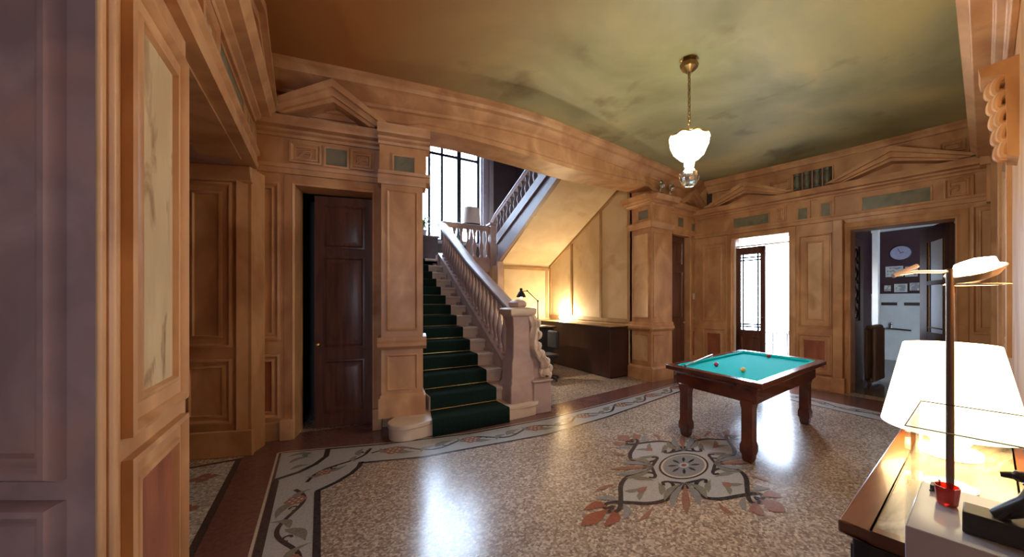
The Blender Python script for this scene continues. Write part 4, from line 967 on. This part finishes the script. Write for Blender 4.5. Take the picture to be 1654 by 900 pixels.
# two small lamps on top of the pier
for i, (x, y, lab) in enumerate(((5.55,5.02,'small clear glass spot lamp on the pier cornice, nearer the stairs'),(5.85,5.04,'small bright glass spot lamp on the pier cornice, nearer the corner'))):
    t = thing('glass_spot_lamp', (x, y, 3.69), lab, 'lamp', 'spot lamps on the pier')
    m = MB('chrome'); m.lathe((x,y,3.69), [(.06,0),(.06,.02),(.015,.03),(.015,.08)], 14); m.build('base', t)
    m = MB('chrome'); m.lathe((x,y,3.84), [(.03,-.05),(.07,-.02),(.085,.05),(.08,.052),(.06,-.01),(.0,-.03)], 16, T=lambda p: Vector((p.x, -p.z, p.y))); m.build('reflector', t)

# ------------------------------------------------------------------ chandelier
ch = thing('pendant_light', (3.35, 2.62, CEIL), 'lit white glass bowl pendant with crystal ball hanging on a chain', 'ceiling lamp')
cx, cy = 3.35, 2.62
m = MB('aged_brass'); m.lathe((cx,cy,4.06), [(.0,0),(.03,.0),(.045,.02),(.085,.05),(.095,.09),(.07,.13),(.10,.145)], 24, flute=8, fl=.05); m.build('canopy', ch)
m = MB('aged_brass'); z = 4.06; k = 0
while z > 3.47:
    r = .022; m.tube([(cx+(r*.7*math.cos(a) if k % 2 else 0), cy+(0 if k % 2 else r*.55*math.cos(a)), z-.026+.030*math.sin(a)) for a in [2*PI*j/10 for j in range(11)]], .006, 5); z -= .046; k += 1
m.build('chain', ch)
m = MB('brass'); m.tube([(cx,cy,3.50),(cx,cy,3.32)], .008, 8); m.tube([(cx+.212*math.cos(a), cy+.212*math.sin(a), 3.355+.012*math.cos(9*a)) for a in [2*PI*k/54 for k in range(55)]], .009, 6)
for k in range(3): a = 2*PI*k/3; m.tube([(cx,cy,3.45),(cx+.21*math.cos(a),cy+.21*math.sin(a),3.36)], .004, 5)
m.build('crown_ring', ch)
m = MB('bowl_glass'); m.lathe((cx,cy,3.05), [(.03,0),(.05,.0),(.055,.06),(.10,.08),(.16,.14),(.195,.22),(.205,.30)], 36, flute=12, fl=.02); m.f.pop(); m.m.pop(); m.use('bowl_inner'); m.lathe((cx,cy,3.05), [(.205,.30),(.195,.298),(.185,.22),(.15,.15),(.09,.10),(.0,.09)], 36, flute=12, fl=.02); m.build('bowl', ch)
m = MB('textured_glass'); 
mm = MB('case_glass')
bm_ = MB('chrome'); bm_.ball((cx,cy,2.93), .05, 10); bm_.build('crystal_core', ch)
glc = mat('crystal', (0.95,0.97,1.0), 0.03, trans=1.0)
m = MB('crystal'); m.lathe((cx,cy,2.93), [(.108*math.sin(PI*i/8), -.108*math.cos(PI*i/8)) for i in range(9)], 14); m.build('crystal_ball', ch, smooth=5)

# ------------------------------------------------------------------ billiard table
bt = thing('billiard_table', (4.45, 2.64, 0), 'small mahogany billiard table with turquoise cloth on square legs', 'billiard table')
TA, TB = math.radians(8), math.radians(86)
ax = Vector((math.cos(TA), math.sin(TA), 0)); ay = Vector((math.cos(TB), math.sin(TB), 0)); tcn = Vector((4.45, 2.60, 0))
def BT(u, w_, z): return tcn + ax*u + ay*w_ + Vector((0,0,z))
hu, hw = 1.02, .61; TZ = .83
m = MB('table_wood')
for (u0, u1, w0, w1) in ((-hu,hu,-hw,-hw+.09),(-hu,hu,hw-.09,hw),(-hu,-hu+.09,-hw+.09,hw-.09),(hu-.09,hu,-hw+.09,hw-.09)): m.box(BT, u0, u1, w0, w1, TZ-.055, TZ)
m.build('rail', bt, bevel=.008)
m = MB('table_wood'); fr = [(0.06,TZ-.055),(.10,TZ-.10),(.10,TZ-.22),(.115,TZ-.225),(.115,TZ-.24)]
rr = [[BT(-hu+i, -hw+i, z), BT(hu-i, -hw+i, z), BT(hu-i, hw-i, z), BT(-hu+i, hw-i, z)] for i, z in fr]; m.rings(rr); m.build('apron', bt)
m = MB('baize'); m.box(BT, -hu+.08, hu-.08, -hw+.08, hw-.08, TZ-.075, TZ-.035); m.build('cloth', bt)
m = MB('baize'); i0 = .085
for (u0, u1, w0, w1) in ((-hu+i0,hu-i0,-hw+i0,-hw+i0+.045),(-hu+i0,hu-i0,hw-i0-.045,hw-i0),(-hu+i0,-hu+i0+.045,-hw+i0,hw-i0),(hu-i0-.045,hu-i0,-hw+i0,hw-i0)): m.box(BT, u0, u1, w0, w1, TZ-.036, TZ-.004)
m.build('cushion', bt, bevel=.01)
for u in (-.86, .86):
    for w_ in (-.40, .40):
        m = MB('table_wood'); 
        def s4(h, z): return [BT(u+a*h, w_+b*h, z) for a, b in ((-1,-1),(1,-1),(1,1),(-1,1))]
        m.rings([s4(.045,0), s4(.055,.03), s4(.058,.07), s4(.072,.10), s4(.072,.16), s4(.060,.20), s4(.060,.52), s4(.070,.57), s4(.070,.62)]); m.build('leg', bt, bevel=.008)
def on_cloth(u, w_): return BT(u, w_, TZ-.035+.028)
for (u, w_, mt, lab) in ((-.45,.215,'magenta_ball','magenta billiard ball beside the cue on the turquoise cloth'),(-.49,-.16,'yellow_ball','yellow billiard ball lying on the near part of the turquoise cloth'),(.80,.06,'red_ball','dark red billiard ball near the end cushion facing the terrace door')):
    m = MB(mt); m.ball(on_cloth(u, w_), .028, 20); tag(m.build('billiard_ball'), lab, 'billiard ball', 'billiard balls')
cue = thing('cue_stick', BT(-.9, 0, TZ), 'pale wooden cue stick laid slanting over the corner of the billiard table', 'cue')
pa, pb = BT(-.94, .36, TZ+.012), BT(.12, .60, TZ+.012)
m = MB('cue_wood'); m.tube([pa+(pb-pa)*.25, pb], [.011,.007], 8); m.build('shaft', cue); m = MB('dark_marble'); m.tube([pa, pa+(pb-pa)*.25], [.012,.010], 8); m.build('butt', cue)

# ------------------------------------------------------------------ sideboard group beside the camera
SB = Plane((1.31, .487), (3.1, .735)); SB.n = Vector((SB.d.y, -SB.d.x, 0))      # n points to the wall
sb = thing('sideboard', (2, .4, 0), 'dark wooden sideboard with marble inset top against the wall on the right', 'sideboard')
m = MB('black_soft'); m.box(SB, .03, 1.75, .03, .40, .06, .90); m.build('body', sb, bevel=.006)
m = MB('sideboard_wood')
for (u0, u1, w0, w1) in ((0,1.79,0,.075),(0,1.79,.37,.43),(0,.04,.075,.37),(1.72,1.79,.075,.37)): m.box(SB, u0, u1, w0, w1, .90, .94)
m.build('top_frame', sb, bevel=.006)
m = MB('sideboard_marble'); m.box(SB, .04, 1.72, .075, .37, .90, .937); m.build('marble_top', sb)
for k in range(3):
    m = MB('dark_counter'); T = lambda u, w_, z: SB(u, .03-w_, z); m.panel(T, .08+.56*k, .60+.56*k, .14, .84, [(0,0),(0,.014),(.03,.016),(.04,.004)], 'dark_counter'); dd = m.build('door', sb)
    m = MB('brass'); m.ball(T(.54+.56*k, .03, .5), .014, 10); m.build('knob', dd)
m = MB('black'); 
for u in (.08, 1.7):
    for w_ in (.07, .36): m.box(SB, u-.03, u+.03, w_-.03, w_+.03, 0, .06)
m.build('feet', sb)
# shaded table lamp
lx, ly = 2.27, .43
la = thing('table_lamp', (lx, ly, .94), 'lit table lamp with large cream cone shade standing on the sideboard', 'lamp')
m = MB('base_lit'); m.lathe((lx,ly,.94), [(.10,0),(.10,.02),(.05,.035),(.075,.07),(.085,.10),(.06,.135),(.025,.15),(.012,.19),(.012,.30)], 28); m.build('base', la)
m = MB('shade_lit'); m.lathe((lx,ly,1.055), [(.226,0),(.150,.355),(.147,.355),(.223,0)], 48); m.build('lamp_shade', la)
m = MB('bulb_warm'); m.ball((lx,ly,1.26), .03, 12); m.build('bulb', la)
light('POINT', 'table_lamp_light', (lx,ly,1.33), 11, (1.0,.64,.24), .05)
# slim halogen lamp with two arms
hx, hy = 1.85, .35
hl = thing('halogen_lamp', (hx, hy, .94), 'slim metal lamp with crossbar and one glowing dish head beside the display case', 'lamp')
m = MB('chrome'); m.lathe((hx,hy,.94), [(.07,0),(.07,.012),(.012,.02)], 24); m.build('base', hl)
m = MB('dark_steel'); m.tube([(hx,hy,.95),(hx,hy,1.71)], .011, 10); m.build('pole', hl)
rt_ = Vector((math.cos(-YAW), math.sin(-YAW), 0))
m = MB('white_lacquer'); p0 = Vector((hx,hy,1.70)); m.tube([p0-rt_*.20+Vector((0,0,-.012)), p0-rt_*.12, p0, p0+rt_*.04], .005, 8); m.build('crossbar', hl)
m = MB('white_lacquer'); m.tube([p0-rt_*.20+Vector((0,0,-.015)), p0-rt_*.115+Vector((0,0,.02))], .008, 8); m.build('white_rod', hl)  # short white rod along the left end of the crossbar
hc = p0+rt_*.085+Vector((0,0,.005))
tl_ = lambda p: Vector((p.x, p.y, p.z + .35*(p.x*rt_.x+p.y*rt_.y)))
m = MB('dark_steel'); m.lathe(hc, [(.02,-.04),(.06,-.025),(.078,.0),(.075,.002),(.055,-.02),(.0,-.03)], 28, T=tl_); m.build('dish', hl)
m = MB('bulb'); m.lathe(hc, [(.0,-.022),(.04,-.018),(.058,.006),(.05,.03),(.0,.042)], 24, T=tl_); m.build('bulb', hl)
m = MB('chrome'); m.tube([hc+Vector((.085*math.cos(a), .085*math.sin(a), -.05)) for a in [2*PI*k/30 for k in range(31)]], .002, 5); m.build('guard_ring', hl)
# display case
DC = Plane((1.22, .31), (1.558, .358)); DC.n = Vector((DC.d.y, -DC.d.x, 0))
dc = thing('display_case', (1.4, .2, .94), 'clear glass display box on a glossy white base at the sideboard end', 'display case')
m = MB('white_lacquer'); m.box(DC, 0, .345, 0, .25, .941, 1.04); m.build('base', dc, bevel=.003)
m = MB('case_glass')
for (u0, u1, w0, w1, z0, z1) in ((0,.345,0,.004,1.04,1.283),(0,.004,.004,.246,1.04,1.283),(.341,.345,.004,.246,1.04,1.283),(0,.345,.246,.25,1.04,1.283),(.0,.345,0,.25,1.283,1.287)): m.box(DC, u0, u1, w0, w1, z0, z1)
m.build('glass_cover', dc)
m = MB('iron')
e = .0015
for (a, b) in (((0,0),(.345,0)),((.345,0),(.345,.25)),((.345,.25),(0,.25)),((0,.25),(0,0))): m.tube([DC(a[0],a[1],1.288), DC(b[0],b[1],1.288)], e, 5)
m.build('edge', dc)
cu = DC(.215, .062, 1.041)
m = MB('red_glass'); m.lathe(cu, [(.020,0),(.022,.004),(.027,.050),(.025,.050),(.020,.008),(.0,.008)], 8); tag(m.build('red_glass_cup', smooth=20), 'small faceted red glass cup inside the glass display box', 'cup')
fg = thing('figurine', DC(.12,.2,1.041), 'small dark bronze animal figurine on a block inside the display box', 'figurine')
fb = DC(.10,.125,1.041)
m = MB('bronze'); T = lambda u, w_, z: fb+DC.d*u+DC.n*w_+Vector((0,0,z)); m.box(T, -.035, .035, -.03, .10, 0, .05); m.build('block', fg, bevel=.003)
m = MB('bronze'); pts = catmull([T(0,.02,.05), T(0,.05,.075), T(0,.075,.10), T(0,.085,.135), T(0,.07,.15)], 5); m.tube(pts, [.012+.010*math.sin(i/len(pts)*PI) for i in range(len(pts))], 10)
m.ball(T(0,.06,.155), .016, 10, .8); m.tube([T(0,.06,.155), T(0,.03,.15)], [.010,.006], 8)
m.tube([T(.012,.05,.08), T(.014,.03,.05)], .006, 6); m.tube([T(-.012,.05,.08), T(-.014,.03,.05)], .006, 6); m.build('animal', fg)
m = MB('black'); q = DC(.30,.03,1.041); T = lambda u, w_, z: q+DC.d*u+DC.n*w_+Vector((0,0,z)); m.box(T, -.016,.016,-.006,.012,0,.016); m.tube([T(-.016,0,.008), T(-.035,-.004,.006)], .003, 6); m.tube([T(.005,.012,.016), T(.005,.012,.03)], .003, 6)
tag(m.build('power_plug'), 'small black plug lying at the far corner of the display base', 'plug')
# lamps' own light
light('POINT', 'pendant_fill', (cx, cy, 3.40), 10, (1.0,.88,.68), .15)
light('POINT', 'halogen_light', hc+Vector((0,0,.09)), 15, (1.0,.68,.28), .05)
light('POINT', 'globe_lamp_light', (5.33, 8.12, 1.22), 100, (1.0,.78,.46), .06)
light('SPOT', 'desk_lamp_light', (3.56,7.05,1.63), 60, (1.0,.80,.5), .03, rot=(.1,.1,-1), spot=2.2)
